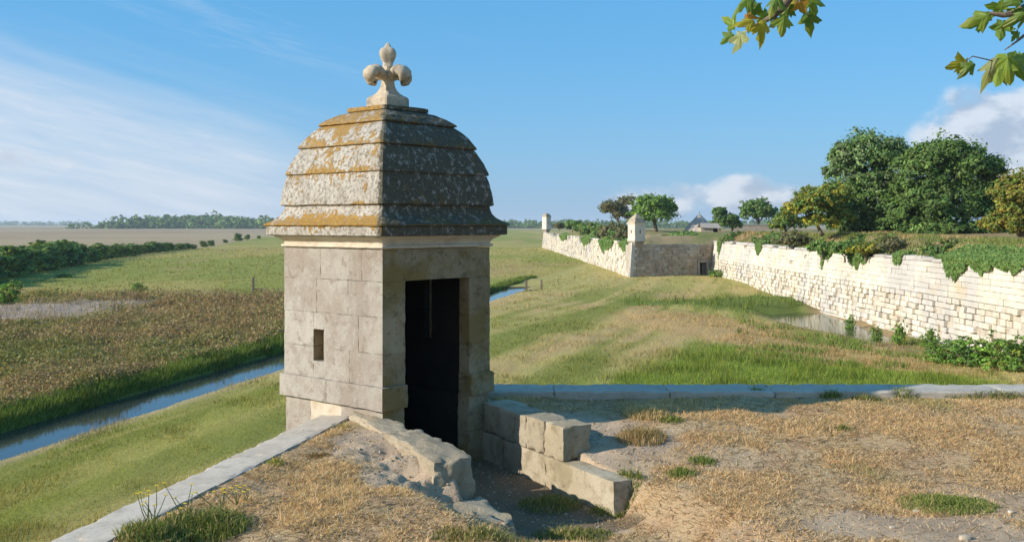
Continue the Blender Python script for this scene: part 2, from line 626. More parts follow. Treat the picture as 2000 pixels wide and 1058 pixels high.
def mat_roof():
    """lichen covered limestone: 'org' and 'blk' say how much orange and black lichen grows there"""
    m, t, b = new_mat('lichened_roof_stone')
    pos = geo_pos(t)
    org = t.add('ShaderNodeAttribute', attribute_name='org').outputs['Fac']
    blk = t.add('ShaderNodeAttribute', attribute_name='blk').outputs['Fac']
    n1 = t.noise(pos, 5, 5, 0.6)
    n2 = t.noise(pos, 26, 5, 0.7)
    n3 = t.noise(pos, 70, 3, 0.7)
    col = t.mix(t.step(n1, 0.35, 0.65), (0.35, 0.315, 0.265), (0.47, 0.435, 0.38))
    col = t.mix(t.math('MULTIPLY', blk, 0.45), col, (0.17, 0.165, 0.15))
    col = t.mix(t.math('MULTIPLY', t.step(n2, 0.46, 0.60), 0.75), col, (0.17, 0.14, 0.105))
    col = t.mix(t.math('MULTIPLY', t.step(n3, 0.56, 0.66), 0.5), col, (0.52, 0.50, 0.45))
    nb = t.noise(pos, 15, 6, 0.72, 0.3)
    kb = t.math('ADD', t.math('MULTIPLY_ADD', nb, 1.25, t.math('MULTIPLY', n1, 0.2)), t.math('MULTIPLY', blk, 0.305))
    kb = t.step(kb, 0.87, 0.98)
    col = t.mix(t.math('MULTIPLY', kb, 0.9), col, t.mix(t.step(n3, 0.4, 0.6), (0.045, 0.04, 0.028), (0.10, 0.085, 0.05)))
    no = t.noise(pos, 6.5, 6, 0.66, 0.5)
    ko = t.math('ADD', t.math('MULTIPLY_ADD', no, 0.8, t.math('MULTIPLY', n2, 0.55)), t.math('MULTIPLY', org, 0.40))
    ko = t.step(ko, 0.855, 0.95)
    ko = t.math('MULTIPLY', ko, t.step(n3, 0.30, 0.48))
    oc = t.mix(t.step(n3, 0.40, 0.66), (0.27, 0.135, 0.012), (0.46, 0.255, 0.025))
    oc = t.mix(t.math('MULTIPLY', blk, 0.7), oc, (0.12, 0.09, 0.03))
    ko = t.math('MULTIPLY', ko, t.math('MULTIPLY_ADD', blk, -0.45, 1.0))
    col = t.mix(t.math('MULTIPLY', ko, 0.92), col, oc)
    t.l.new(col, b.inputs['Base Color'])
    b.inputs['Roughness'].default_value = 0.95
    h = t.math('ADD', t.math('ADD', n2, t.math('MULTIPLY', n3, 0.6)), t.math('MULTIPLY', ko, 0.3))
    bump(t, b, h, 0.9, 0.012)
    return m


M['roof'] = mat_roof()


# ------------------------------------------------------------------ the meadow around the fortress
def poly_mask(x, y, poly, soft):
    """soft inside test for a polygon given as (x, y) corners; >0 inside"""
    poly = np.asarray(poly, float)
    x = np.asarray(x, float)
    y = np.asarray(y, float)
    inside = np.zeros(x.shape, bool)
    dmin = np.full(x.shape, 1e9)
    n = len(poly)
    for i in range(n):
        x0, y0 = poly[i]
        x1, y1 = poly[(i + 1) % n]
        cond = (y0 > y) != (y1 > y)
        with np.errstate(divide='ignore', invalid='ignore'):
            xi = (x1 - x0) * (y - y0) / (y1 - y0 + 1e-12) + x0
        inside ^= cond & (x < xi)
        dx, dy = x1 - x0, y1 - y0
        tt = np.clip(((x - x0) * dx + (y - y0) * dy) / (dx * dx + dy * dy), 0, 1)
        dmin = np.minimum(dmin, np.hypot(x - x0 - tt * dx, y - y0 - tt * dy))
    s = np.where(inside, dmin, -dmin)
    return sst(s, -soft, soft)


def canal_c(X, Y):
    """signed distance right of the canal's middle"""
    return (X - (-9.6 + (Y - 40.0) * 0.211)) * 0.979


CANAL_END = 91.0


def wpoly(pts, z=0.0):
    return [tuple(Wz(x, y, z)) for x, y in pts]


POND = wpoly([(1470, 612), (1560, 606), (1610, 610), (1660, 628), (1745, 660), (1720, 668), (1640, 650), (1560, 636)], -0.62)
MOAT = wpoly([(1440, 606), (1590, 598), (1700, 630), (1800, 676), (1900, 712), (1700, 668), (1560, 640)], -0.62)
LUSH = wpoly([(1130, 775), (1215, 728), (1300, 690), (1400, 668), (1500, 676), (1620, 700), (1760, 706), (1990, 742), (1990, 800), (1130, 800)])
DRY = wpoly([(1200, 612), (1330, 604), (1480, 612), (1560, 640), (1700, 665), (1900, 705), (1900, 728), (1700, 700), (1560, 684), (1440, 664), (1330, 655), (1240, 640)])
LEDGE = wpoly([(1215, 584), (1300, 586), (1480, 572), (1565, 574), (1580, 590), (1575, 600), (1480, 604), (1380, 600), (1300, 596), (1225, 592)])
GREYP = wpoly([(-60, 602), (90, 600), (200, 594), (330, 592), (260, 606), (190, 622), (60, 632), (-60, 640)])
HEDGE_PX = [(-140, 580), (0, 545), (100, 525), (200, 509), (290, 496), (370, 488), (450, 475), (520, 463), (620, 455), (760, 449)]
HEDGE = [Wz(*p) for p in HEDGE_PX]


def ground_z(X, Y):
    X = np.asarray(X, float)
    Y = np.asarray(Y, float)
    r = np.hypot(X, Y)
    z = (fbm(X * 0.11, Y * 0.11, 3) - 0.5) * 0.30 * sst(r, 10, 40) * (1 - sst(r, 200, 700))
    z = z + (fbm(X * 0.9, Y * 0.9, 5, 3) - 0.5) * 0.08
    c = canal_c(X, Y)
    on = (1 - sst(Y, CANAL_END - 6, CANAL_END)) * sst(Y, 2, 6)
    wob = (vn(Y * 0.9, X * 0.4, 9) - 0.5) * 0.35
    cw = c + wob * 0.35
    ditch = np.where(cw > 0, 1 - sst(cw, 0.35, 0.95), 1 - sst(-cw, 1.25, 1.75))
    low = (1 - sst(c, 0.8, 3.0)) * (c > 0) * on
    marsh = sst(-c, 1.5, 3.0) * (1 - sst(Y, 70, 85))
    z = z + marsh * ((fbm(X * 0.45, Y * 0.45, 12) - 0.35) * 0.55)
    z = z * (1 - np.maximum(ditch, low) * on) - 0.07 * low - 0.50 * ditch * on
    z = z + 0.22 * np.exp(-((c + 2.6) / 0.7) ** 2) * on
    dip = sst(X, 8, 17) * sst(Y, 30, 48) * (1 - sst(Y, 76, 100))
    z = z * (1 - 0.7 * dip) - 0.60 * dip - 0.22 * poly_mask(X, Y, POND, 0.8)
    z = z + poly_mask(X, Y, LEDGE, 1.0) * (1 - poly_mask(X, Y, POND, 1.2)) * (0.22 + 0.4 * vn(X * 0.8, Y * 0.8, 4)) * sst(X, 8, 14)
    return z


G_GREEN = np.array([0.215, 0.22, 0.05])
G_PALE = np.array([0.42, 0.345, 0.125])
G_TAN = np.array([0.46, 0.325, 0.15])
G_BROWN = np.array([0.16, 0.108, 0.058])
G_LUSH = np.array([0.175, 0.225, 0.032])


def ground_col(X, Y):
    X = np.asarray(X, float)
    Y = np.asarray(Y, float)
    Ys = np.where(Y > 4, Y, 4.0)
    sx = 1000 + F * X / Ys
    sy = HOR + F * EYE / Ys
    n1 = fbm(X * 0.16, Y * 0.10, 21)
    n2 = fbm(X * 0.7, Y * 0.5, 23)
    q = X - 0.27 * Y + 1.2 * np.sin(Y * 0.05)
    st = fbm(q * 0.55, (Y + 0.3 * X) * 0.035, 25, 4)
    st2 = vn(q * 2.1, (Y + 0.3 * X) * 0.05, 27)
    # mown meadow with the tracks of the mower
    t = sst(0.55 * st + 0.20 * n1 + 0.30 * st2, 0.40, 0.62)
    c = lerp(G_GREEN * 1.05, G_PALE, t)
    c = lerp(c, G_TAN, 0.85 * sst(n1 * 0.5 + st * 0.5, 0.49, 0.64))
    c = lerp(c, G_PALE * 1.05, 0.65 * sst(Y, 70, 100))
    cc = canal_c(X, Y)
    near = (cc > 0) & (Y < 60)
    c = lerp(c, G_GREEN * [1.35, 1.3, 1.0], 0.55 * np.exp(-((cc - 3.6 + 2 * (n1 - .5)) / 1.2) ** 2) * near)
    c = lerp(c, [0.42, 0.33, 0.17], np.exp(-((cc - 1.0) / 0.35) ** 2) * (Y < CANAL_END) * 0.9)
    wx = X + 2.0 * (n2 - 0.5)
    wy = Y + 4.0 * (n1 - 0.5)
    c = lerp(c, G_TAN * [1.08, 1.0, 0.95], 0.85 * poly_mask(wx, wy, DRY, 1.8))
    c = lerp(c, [0.28, 0.195, 0.115], 0.8 * poly_mask(wx, wy, MOAT, 1.6))
    c = lerp(c, G_LUSH, 0.95 * poly_mask(wx, wy, LUSH, 1.5))
    c = lerp(c, [0.13, 0.18, 0.035], 0.9 * poly_mask(X, wy, LEDGE, 0.9))
    # beyond the canal
    left = sst(-cc, 1.2, 1.6)
    bank = [0.11, 0.165, 0.03]
    b = lerp([0.33, 0.235, 0.125], [0.27, 0.25, 0.095], sst(fbm(X * 0.35, Y * 0.2, 31), 0.52, 0.72))
    b = lerp(b, [0.24, 0.17, 0.09], 0.7 * sst(n2, 0.55, 0.72))
    ed = sy + 22 * (n1 - 0.5) * 2
    b = lerp(b, [0.36, 0.29, 0.24], 0.85 * poly_mask(wx, wy, GREYP, 1.4))
    fieldc = lerp([0.25, 0.255, 0.06], [0.36, 0.30, 0.095], sst(fbm(X * 0.06, Y * 0.035, 33), 0.42, 0.62))
    fieldc = lerp(fieldc, [0.38, 0.27, 0.12], 0.6 * sst(fbm(X * 0.10, Y * 0.05, 35), 0.58, 0.7))
    b = lerp(fieldc, b, sst(ed, 572 - (sx - 300) * 0.02, 590 - (sx - 300) * 0.02))
    b = lerp(b, bank, 0.95 * (1 - sst(-cc + 2.2 * (n2 - 0.5), 3.0, 4.2)) * (Y < CANAL_END))
    # past the hedge: brown stubble, then a pale strip under the woods
    hx = np.array([p[0] for p in HEDGE_PX], float)
    hy = np.array([p[1] for p in HEDGE_PX], float)
    hl = np.interp(sx, hx, hy)
    far = lerp([0.34, 0.245, 0.15], [0.39, 0.295, 0.175], sst(fbm(X * 0.012, Y * 0.006, 41), 0.4, 0.6))
    far = lerp(far, [0.24, 0.18, 0.09], 0.7 * sst(vn(X * 0.004, Y * 0.012, 43), 0.62, 0.8))
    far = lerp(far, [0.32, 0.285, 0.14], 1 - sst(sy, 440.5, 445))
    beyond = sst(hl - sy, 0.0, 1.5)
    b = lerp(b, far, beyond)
    c = lerp(c, b, left * (Y > 4))
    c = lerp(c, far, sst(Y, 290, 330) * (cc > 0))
    # bed of the canal
    c = lerp(c, [0.05, 0.045, 0.025], (1 - sst(np.abs(cc + 0.4), 0.95, 1.15)) * (Y < CANAL_END))
    return c


def build_ground():
    th = np.concatenate([np.linspace(-math.pi, -R(33), 70, endpoint=False), np.linspace(-R(33), R(33), 660, endpoint=False),
                         np.linspace(R(33), math.pi, 70, endpoint=False)])
    r = np.concatenate([np.linspace(2, 14, 10, endpoint=False), 1 / np.linspace(1 / 14, 1 / 900, 400, endpoint=False),
                        np.geomspace(900, 9500, 30)])
    T, RR = np.meshgrid(th, r)
    X = RR * np.sin(T)
    Y = RR * np.cos(T)
    Z = ground_z(X, Y)
    C = ground_col(X, Y)
    n = len(th)
    m = len(r)
    V = np.stack([X, Y, Z], -1).reshape(-1, 3)
    i = np.arange(m - 1)[:, None] * n
    j = np.arange(n)[None, :]
    j2 = (j + 1) % n
    Q = np.stack([i + j, i + j2, i + n + j2, i + n + j], -1).reshape(-1, 4)
    Q = Q[:, ::-1]
    V = np.concatenate([V, [[0, 0, 0]]])
    Tt = np.stack([np.arange(n), (np.arange(n) + 1) % n, np.full(n, len(V) - 1)], -1)
    Cc = np.concatenate([C.reshape(-1, 3), [[0.1, 0.1, 0.05]]])
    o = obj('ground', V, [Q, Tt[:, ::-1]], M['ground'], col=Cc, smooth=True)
    # normals must look up
    me = o.data
    if me.polygons[1000].normal.z < 0:
        me.flip_normals()
    tag(o, 'flat mown marsh meadow reaching to the horizon', kind='structure')


build_ground()


def build_water():
    Y = np.linspace(6, CANAL_END + 1, 120)
    mid = -9.6 + (Y - 40.0) * 0.211
    V = np.concatenate([np.stack([mid - 2.0, Y, np.full_like(Y, -0.14)], -1), np.stack([mid + 1.0, Y, np.full_like(Y, -0.14)], -1)])
    k = np.arange(len(Y) - 1)
    n = len(Y)
    Q = np.stack([k, k + n, k + n + 1, k + 1], -1)
    tag(obj('canal_water', V, Q, M['canal']), 'narrow blue canal running past the sentry tower', kind='structure')
    pts = np.array(wpoly([(1440, 604), (1600, 600), (1700, 628), (1800, 676), (1830, 690), (1700, 668), (1560, 645)], -0.62))
    V = np.column_stack([pts, np.full(len(pts), -0.70)])
    cen = V.mean(0)
    V = np.concatenate([V, [cen]])
    n = len(pts)
    T = [[i, (i + 1) % n, n] for i in range(n)]
    o = obj('pond_water', V, np.array(T), M['pond'])
    if o.data.polygons[0].normal.z < 0:
        o.data.flip_normals()
    tag(o, 'shallow still pond at the foot of the pale curtain wall', kind='structure')


build_water()

# ------------------------------------------------------------------ the bastion's earth platform with the sunken way to the tower
DN = np.array([0.487, -0.873])      # along the sunken way, towards the camera
NN = np.array([0.873, 0.487])       # across it
A_L, A_R = 3.87, 5.143              # its two sides, measured across
TC = np.array([-1.3465, 11.1065])   # middle of the sentry tower
TU = np.array([0.653, 0.757])       # along its door side
TV = np.array([-0.757, 0.653])      # along its sunlit side
YP = 11.77                          # inner edge of the right hand parapet


def xl_edge(Y):
    return np.where(Y < 10.31, -1.62 - 0.21 * (10.31 - Y), -1.62)


def terre_z(X, Y):
    X = np.asarray(X, float)
    Y = np.asarray(Y, float)
    a = X * NN[0] + Y * NN[1]
    b = X * DN[0] + Y * DN[1]
    zr = np.interp(Y, [-8, 0, 5.5, 7.5, 9.4, 10.4, 11.2, 12], [3.95, 3.82, 3.25, 3.21, 3.27, 3.42, 3.49, 3.50])
    zl = np.interp(Y, [-8, 0, 5, 6.5, 9, 11], [3.95, 3.82, 3.52, 3.50, 3.53, 3.55])
    lump = (fbm(X * 1.1, Y * 1.1, 51) - 0.5) * 0.14 + (fbm(X * 5, Y * 5, 53) - 0.5) * 0.045
    xe = xl_edge(Y)
    zl = zl + lump * sst(X - xe, 0.0, 0.5)
    zl = zl + (3.548 - zl) * (1 - sst(X - xe, 0.02, 0.35)) * (Y > 5)
    zr = zr + lump * 0.55
    # crumbled bank on the left shoulder of the way
    cr = np.exp(-(((a - 3.35) / 0.38) ** 2 + ((b + 7.75) / 0.75) ** 2))
    zl = zl + cr * ((fbm(X * 4.5, Y * 4.5, 55) - 0.5) * 0.30 - 0.06)
    fl = np.interp(b, [-11, -9, -8, -7.2, -6.3], [2.95, 2.95, 2.94, 2.95, 2.98]) + (fbm(X * 4, Y * 4, 57) - 0.5) * 0.05
    mouth = sst(b, -6.3, -4.9)
    fl = fl * (1 - mouth) + zr * mouth
    zl = zl - 0.27 * sst(b, -7.75, -7.35) * sst(a, 3.0, 3.55) * (1 - sst(b, -6.3, -5.2))
    # left side: step hidden inside the kerb stones, turning into a soft slope past them
    soft = sst(b, -6.6, -5.6)
    wl = np.where(b > -7.3, 0.03 + 0.07 * sst(b, -7.3, -7.0) + 0.35 * soft, 0.03)
    tl = sst(a, A_L - 0.14 - wl, A_L - 0.14 + wl * (1 + 1.2 * soft))
    z = zl * (1 - tl) + fl * tl
    softr = sst(b, -7.45, -7.1)
    wr = 0.03 + 0.25 * softr
    tr = sst(a, A_R + 0.15 - wr, A_R + 0.15 + wr)
    z = np.where(a > A_R - 0.1 * softr, fl * (1 - tr) + zr * tr, z)
    # inside the tower
    lx = (X - TC[0]) * TU[0] + (Y - TC[1]) * TU[1]
    ly = (X - TC[0]) * TV[0] + (Y - TC[1]) * TV[1]
    ins = np.maximum(np.abs(lx), np.abs(ly))
    z = np.where(ins < 0.70, 2.95, z)
    beh = (Y > 10.9) & (X < -0.9)
    return np.where(beh, np.minimum(z, 2.95), z)


def pxy(X, Y, Z):
    Ys = np.where(Y > 1, Y, 1.0)
    return 1000 + F * X / Ys, HOR + F * (EYE - Z) / Ys


STRAW = np.array([0.66, 0.48, 0.28])
SOIL = np.array([0.54, 0.41, 0.285])


def bare_mask(X, Y):
    """1 where the soil lies bare"""
    n = fbm(X * 1.6, Y * 1.6, 61)
    a = X * NN[0] + Y * NN[1]
    b = X * DN[0] + Y * DN[1]
    m = np.zeros_like(X)

    def e(cx, cy, rx, ry, g=1.0):
        return g * (1 - sst(np.hypot((X - cx) / rx, (Y - cy) / ry) + (n - 0.5) * 1.3, 0.65, 1.1))
    m = np.maximum(m, e(-1.05, 9.3, 0.75, 0.95))          # shoulder by the tower
    m = np.maximum(m, e(-0.75, 8.4, 0.50, 0.60))
    m = np.maximum(m, e(0.75, 10.3, 1.1, 1.0))            # between wing wall and parapet
    m = np.maximum(m, e(1.05, 9.4, 0.45, 0.55, 0.7))
    m = np.maximum(m, e(1.9, 9.6, 0.7, 0.5, 0.5))
    m = np.maximum(m, e(3.05, 7.7, 0.75, 0.42, 0.9))
    m = np.maximum(m, e(3.5, 7.35, 0.9, 0.45, 0.9))
    m = np.maximum(m, e(3.9, 8.3, 0.8, 0.5, 0.6))
    m = np.maximum(m, e(1.75, 7.7, 0.5, 0.3, 0.45))
    way = ((a > A_L - 0.1) & (a < A_R - 0.15) & (b < -6.9)).astype(float)
    return np.clip(np.maximum(m, way), 0, 1)


def terre_col(X, Y):
    n1 = fbm(X * 0.9, Y * 0.9, 63)
    n2 = fbm(X * 3.2, Y * 3.2, 65)
    c = lerp(STRAW * 0.82, [0.48, 0.33, 0.20], sst(n2, 0.4, 0.68))
    c = lerp(c, [0.27, 0.225, 0.09], 0.5 * sst(n1, 0.54, 0.68))
    s = lerp(SOIL, [0.42, 0.32, 0.23], sst(n2, 0.42, 0.62))
    c = lerp(c, s, bare_mask(X, Y))
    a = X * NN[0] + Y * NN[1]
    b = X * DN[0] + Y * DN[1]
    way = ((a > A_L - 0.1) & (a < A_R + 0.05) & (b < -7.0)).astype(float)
    return lerp(c, [0.17, 0.13, 0.085], way * 0.85)  # floor darkened: shade of the sunken way painted into the soil


def build_platform():
    ys = np.concatenate([np.linspace(-8, 5.8, 50, endpoint=False), np.linspace(5.8, YP + 0.03, 250)])
    us = np.concatenate([np.linspace(0, 5.2, 200, endpoint=False), np.linspace(5.2, 9.0, 90, endpoint=False), np.linspace(9.0, 14, 30)])
    U, Yg = np.meshgrid(us, ys)
    X = xl_edge(Yg) - 0.03 + U
    Z = terre_z(X, Yg)
    C = terre_col(X, Yg)
    n = len(us)
    m = len(ys)
    i = np.arange(m - 1)[:, None] * n
    j = np.arange(n - 1)[None, :]
    Q = np.stack([i + j, i + j + 1, i + n + j + 1, i + n + j], -1).reshape(-1, 4)
    V = np.stack([X, Yg, Z], -1).reshape(-1, 3)
    o = obj('terrace_ground', V, Q, M['terre'], col=C.reshape(-1, 3), smooth=True)
    tag(o, 'dry trodden turf and bare soil on top of the bastion', kind='structure')


build_platform()


def rough_block(lo, hi, n=7, amp=0.03, seed=1, rnd=0.25, chip=0.0):
    """weathered block: subdivided box, rounded and knocked about"""
    lo = np.array(lo, float)
    hi = np.array(hi, float)
    g = Geo()
    s = np.linspace(-1, 1, n)
    A, B = np.meshgrid(s, s)
    A = A.ravel()
    B = B.ravel()
    k = np.arange(n - 1)
    q = np.stack([k[:, None] * n + k[None, :], k[:, None] * n + k[None, :] + 1, (k[:, None] + 1) * n + k[None, :] + 1, (k[:, None] + 1) * n + k[None, :]], -1).reshape(-1, 4)
    for ax in range(3):
        for sg in (-1, 1):
            c = [None] * 3
            c[ax] = np.full(A.shape, float(sg))
            c[(ax + 1) % 3] = A
            c[(ax + 2) % 3] = B
            p = np.stack(c, -1)
            g.add(p, q if sg > 0 else q[:, ::-1])
    p, f = g.out()
    ln = np.linalg.norm(p, axis=1, keepdims=True)
    p = p * (1 - rnd) + rnd * p / np.maximum(ln, 1e-6) * 1.32
    sz = (hi - lo) / 2
    V = p * sz + (lo + hi) / 2
    d = p / np.linalg.norm(p, axis=1, keepdims=True)
    nz = fbm(V[:, 0] * 7 + seed, V[:, 1] * 7 + V[:, 2] * 5, seed, 3) - 0.5
    nz2 = fbm(V[:, 2] * 9 + seed, V[:, 0] * 8 - V[:, 1] * 6, seed + 9, 3) - 0.5
    V = V + d * ((nz + nz2) * amp)[:, None]
    if chip:
        # edges knocked off: pull points near two faces inwards by an uneven amount
        q = np.sort(np.abs(p), axis=1)[:, 1]
        e = sst(q, 0.80, 1.0) * sst(fbm(V[:, 0] * 11 + seed, V[:, 1] * 11 - V[:, 2] * 13, seed + 3, 3), 0.42, 0.75)
        V = V - d * (e * chip)[:, None]
    return V, f


# ------------------------------------------------------------------ parapets of the near bastion
def build_parapets():
    r = np.random.default_rng(3)
    # left: from the tower towards and past the camera
    d = np.array([-0.2055, -0.9787])
    nrm = np.array([-0.9787, 0.2055])          # outwards
    p0 = np.array([-1.60, 10.42])
    t = thing('parapet_wall', 'low stone parapet with flat pale coping running from tower towards the viewer', 'parapet', (p0[0], p0[1], 0))
    L = 13.0
    V, Q, T = chamfer_box((0, 0.03, -0.05), (L, 0.40, 3.40), 0.01)

    def place(Vl):
        return np.column_stack([p0[0] + d[0] * Vl[:, 0] + nrm[0] * Vl[:, 1], p0[1] + d[1] * Vl[:, 0] + nrm[1] * Vl[:, 1], Vl[:, 2]])
    # batter of the outer face
    Vb = V.copy()
    Vb[:, 1] += np.where(Vb[:, 1] > 0.2, (3.4 - Vb[:, 2]) * 0.10, 0)
    obj('wall_body', place(Vb), [Q[:, ::-1], T[:, ::-1]], M['block'], t)
    s = -0.30
    while s < L:
        ln = r.uniform(1.0, 1.55)
        V, f = rough_block((s, 0.0, 3.40), (s + ln - 0.003, 0.44, 3.565), 22, 0.010, int(r.integers(1, 999)), 0.0, chip=0.022)
        V[:, 2] += np.where(V[:, 2] > 3.5, -0.05 * V[:, 1] / 0.44, 0) + r.uniform(-0.0015, 0.0015)
        V[:, 1] += np.where(V[:, 1] > 0.2, r.uniform(-0.004, 0.005), 0)
        obj('coping_stone', place(V), [f[0][:, ::-1]], M['coping'], t, smooth=True)
        s += ln
    # right: across the picture
    t = thing('parapet_wall', 'low stone parapet across the back of the dry grass, right of tower', 'parapet', (-0.5, YP, 0))
    V, Q, T = chamfer_box((-0.6, YP + 0.03, -0.05), (9.5, YP + 0.52, 3.42), 0.01)
    V[:, 1] += np.where(V[:, 1] > YP + 0.2, (3.42 - V[:, 2]) * 0.10, 0)
    obj('wall_body', V, [Q, T], M['block'], t)
    s = -0.62
    while s < 9.4:
        ln = r.uniform(1.0, 1.5)
        V, f = rough_block((s, YP, 3.42), (s + ln - 0.004, YP + 0.56, 3.572), 22, 0.012, int(r.integers(1, 999)), 0.0, chip=0.03)
        V[:, 2] += r.uniform(-0.002, 0.002)
        obj('coping_stone', V, f, M['coping'], t, smooth=True)
        s += ln


build_parapets()


# ------------------------------------------------------------------ the sentry tower
def tow(V):
    V = np.asarray(V, float)
    return np.column_stack([TC[0] + TU[0] * V[:, 0] + TV[0] * V[:, 1], TC[1] + TU[1] * V[:, 0] + TV[1] * V[:, 1], V[:, 2]])


def square_lathe(prof, nx=28, disp=0.0, seed=1, rc=0.02, nsub=4, close=True):
    """solid of square section from a profile of (half width, z) listed upwards"""
    prof = np.array(prof, float)
    rows = [prof[0]]
    for a, b in zip(prof[:-1], prof[1:]):
        k = nsub if np.hypot(*(b - a)) > 0.06 else 1
        for q in range(1, k + 1):
            rows.append(a + (b - a) * q / k)
    rows = np.array(rows)
    s = np.linspace(-1, 1, nx, endpoint=False)
    ring = np.concatenate([np.stack([s, -np.ones(nx)], -1), np.stack([np.ones(nx), s], -1), np.stack([-s, np.ones(nx)], -1), np.stack([-np.ones(nx), -s], -1)])
    nr = np.concatenate([np.tile([0, -1], (nx, 1)), np.tile([1, 0], (nx, 1)), np.tile([0, 1], (nx, 1)), np.tile([-1, 0], (nx, 1))]).astype(float)
    for k in range(4):
        nr[k * nx] = nr[k * nx] + nr[k * nx - 1]
        nr[k * nx] /= np.linalg.norm(nr[k * nx])
    n = 4 * nx
    V = []
    for i, (h, z) in enumerate(rows):
        p = ring * h
        cr = np.abs(np.abs(p[:, 0]) - h) < 1e-6
        cr &= np.abs(np.abs(p[:, 1]) - h) < 1e-6
        p = p - nr * np.where(cr, rc * 0.6, 0)[:, None]
        if disp:
            nz = fbm((p[:, 0] - p[:, 1]) * 9 + seed * 3, z * 9 + (p[:, 0] + p[:, 1]) * 5, seed, 3) - 0.5
            p = p + nr * (nz * disp * 2)[:, None]
            zz = z + (vn((p[:, 0] - p[:, 1]) * 14, (p[:, 0] + p[:, 1]) * 14 + z * 3, seed + 4) - 0.5) * disp * 1.2
        else:
            zz = np.full(n, z)
        V.append(np.column_stack([p, zz]))
    V = np.concatenate(V)
    m = len(rows)
    i = np.arange(m - 1)[:, None] * n
    j = np.arange(n)[None, :]
    j2 = (j + 1) % n
    Q = np.stack([i + j, i + j2, i + n + j2, i + n + j], -1).reshape(-1, 4)
    T = []
    if close:
        V = np.concatenate([V, [[0, 0, rows[0][1]], [0, 0, rows[-1][1]]]])
        e = (m - 1) * n
        jj = np.arange(n)
        T = np.concatenate([np.stack([(jj + 1) % n, jj, np.full(n, m * n)], -1), np.stack([e + jj, e + (jj + 1) % n, np.full(n, m * n + 1)], -1)])
    return V, Q, T


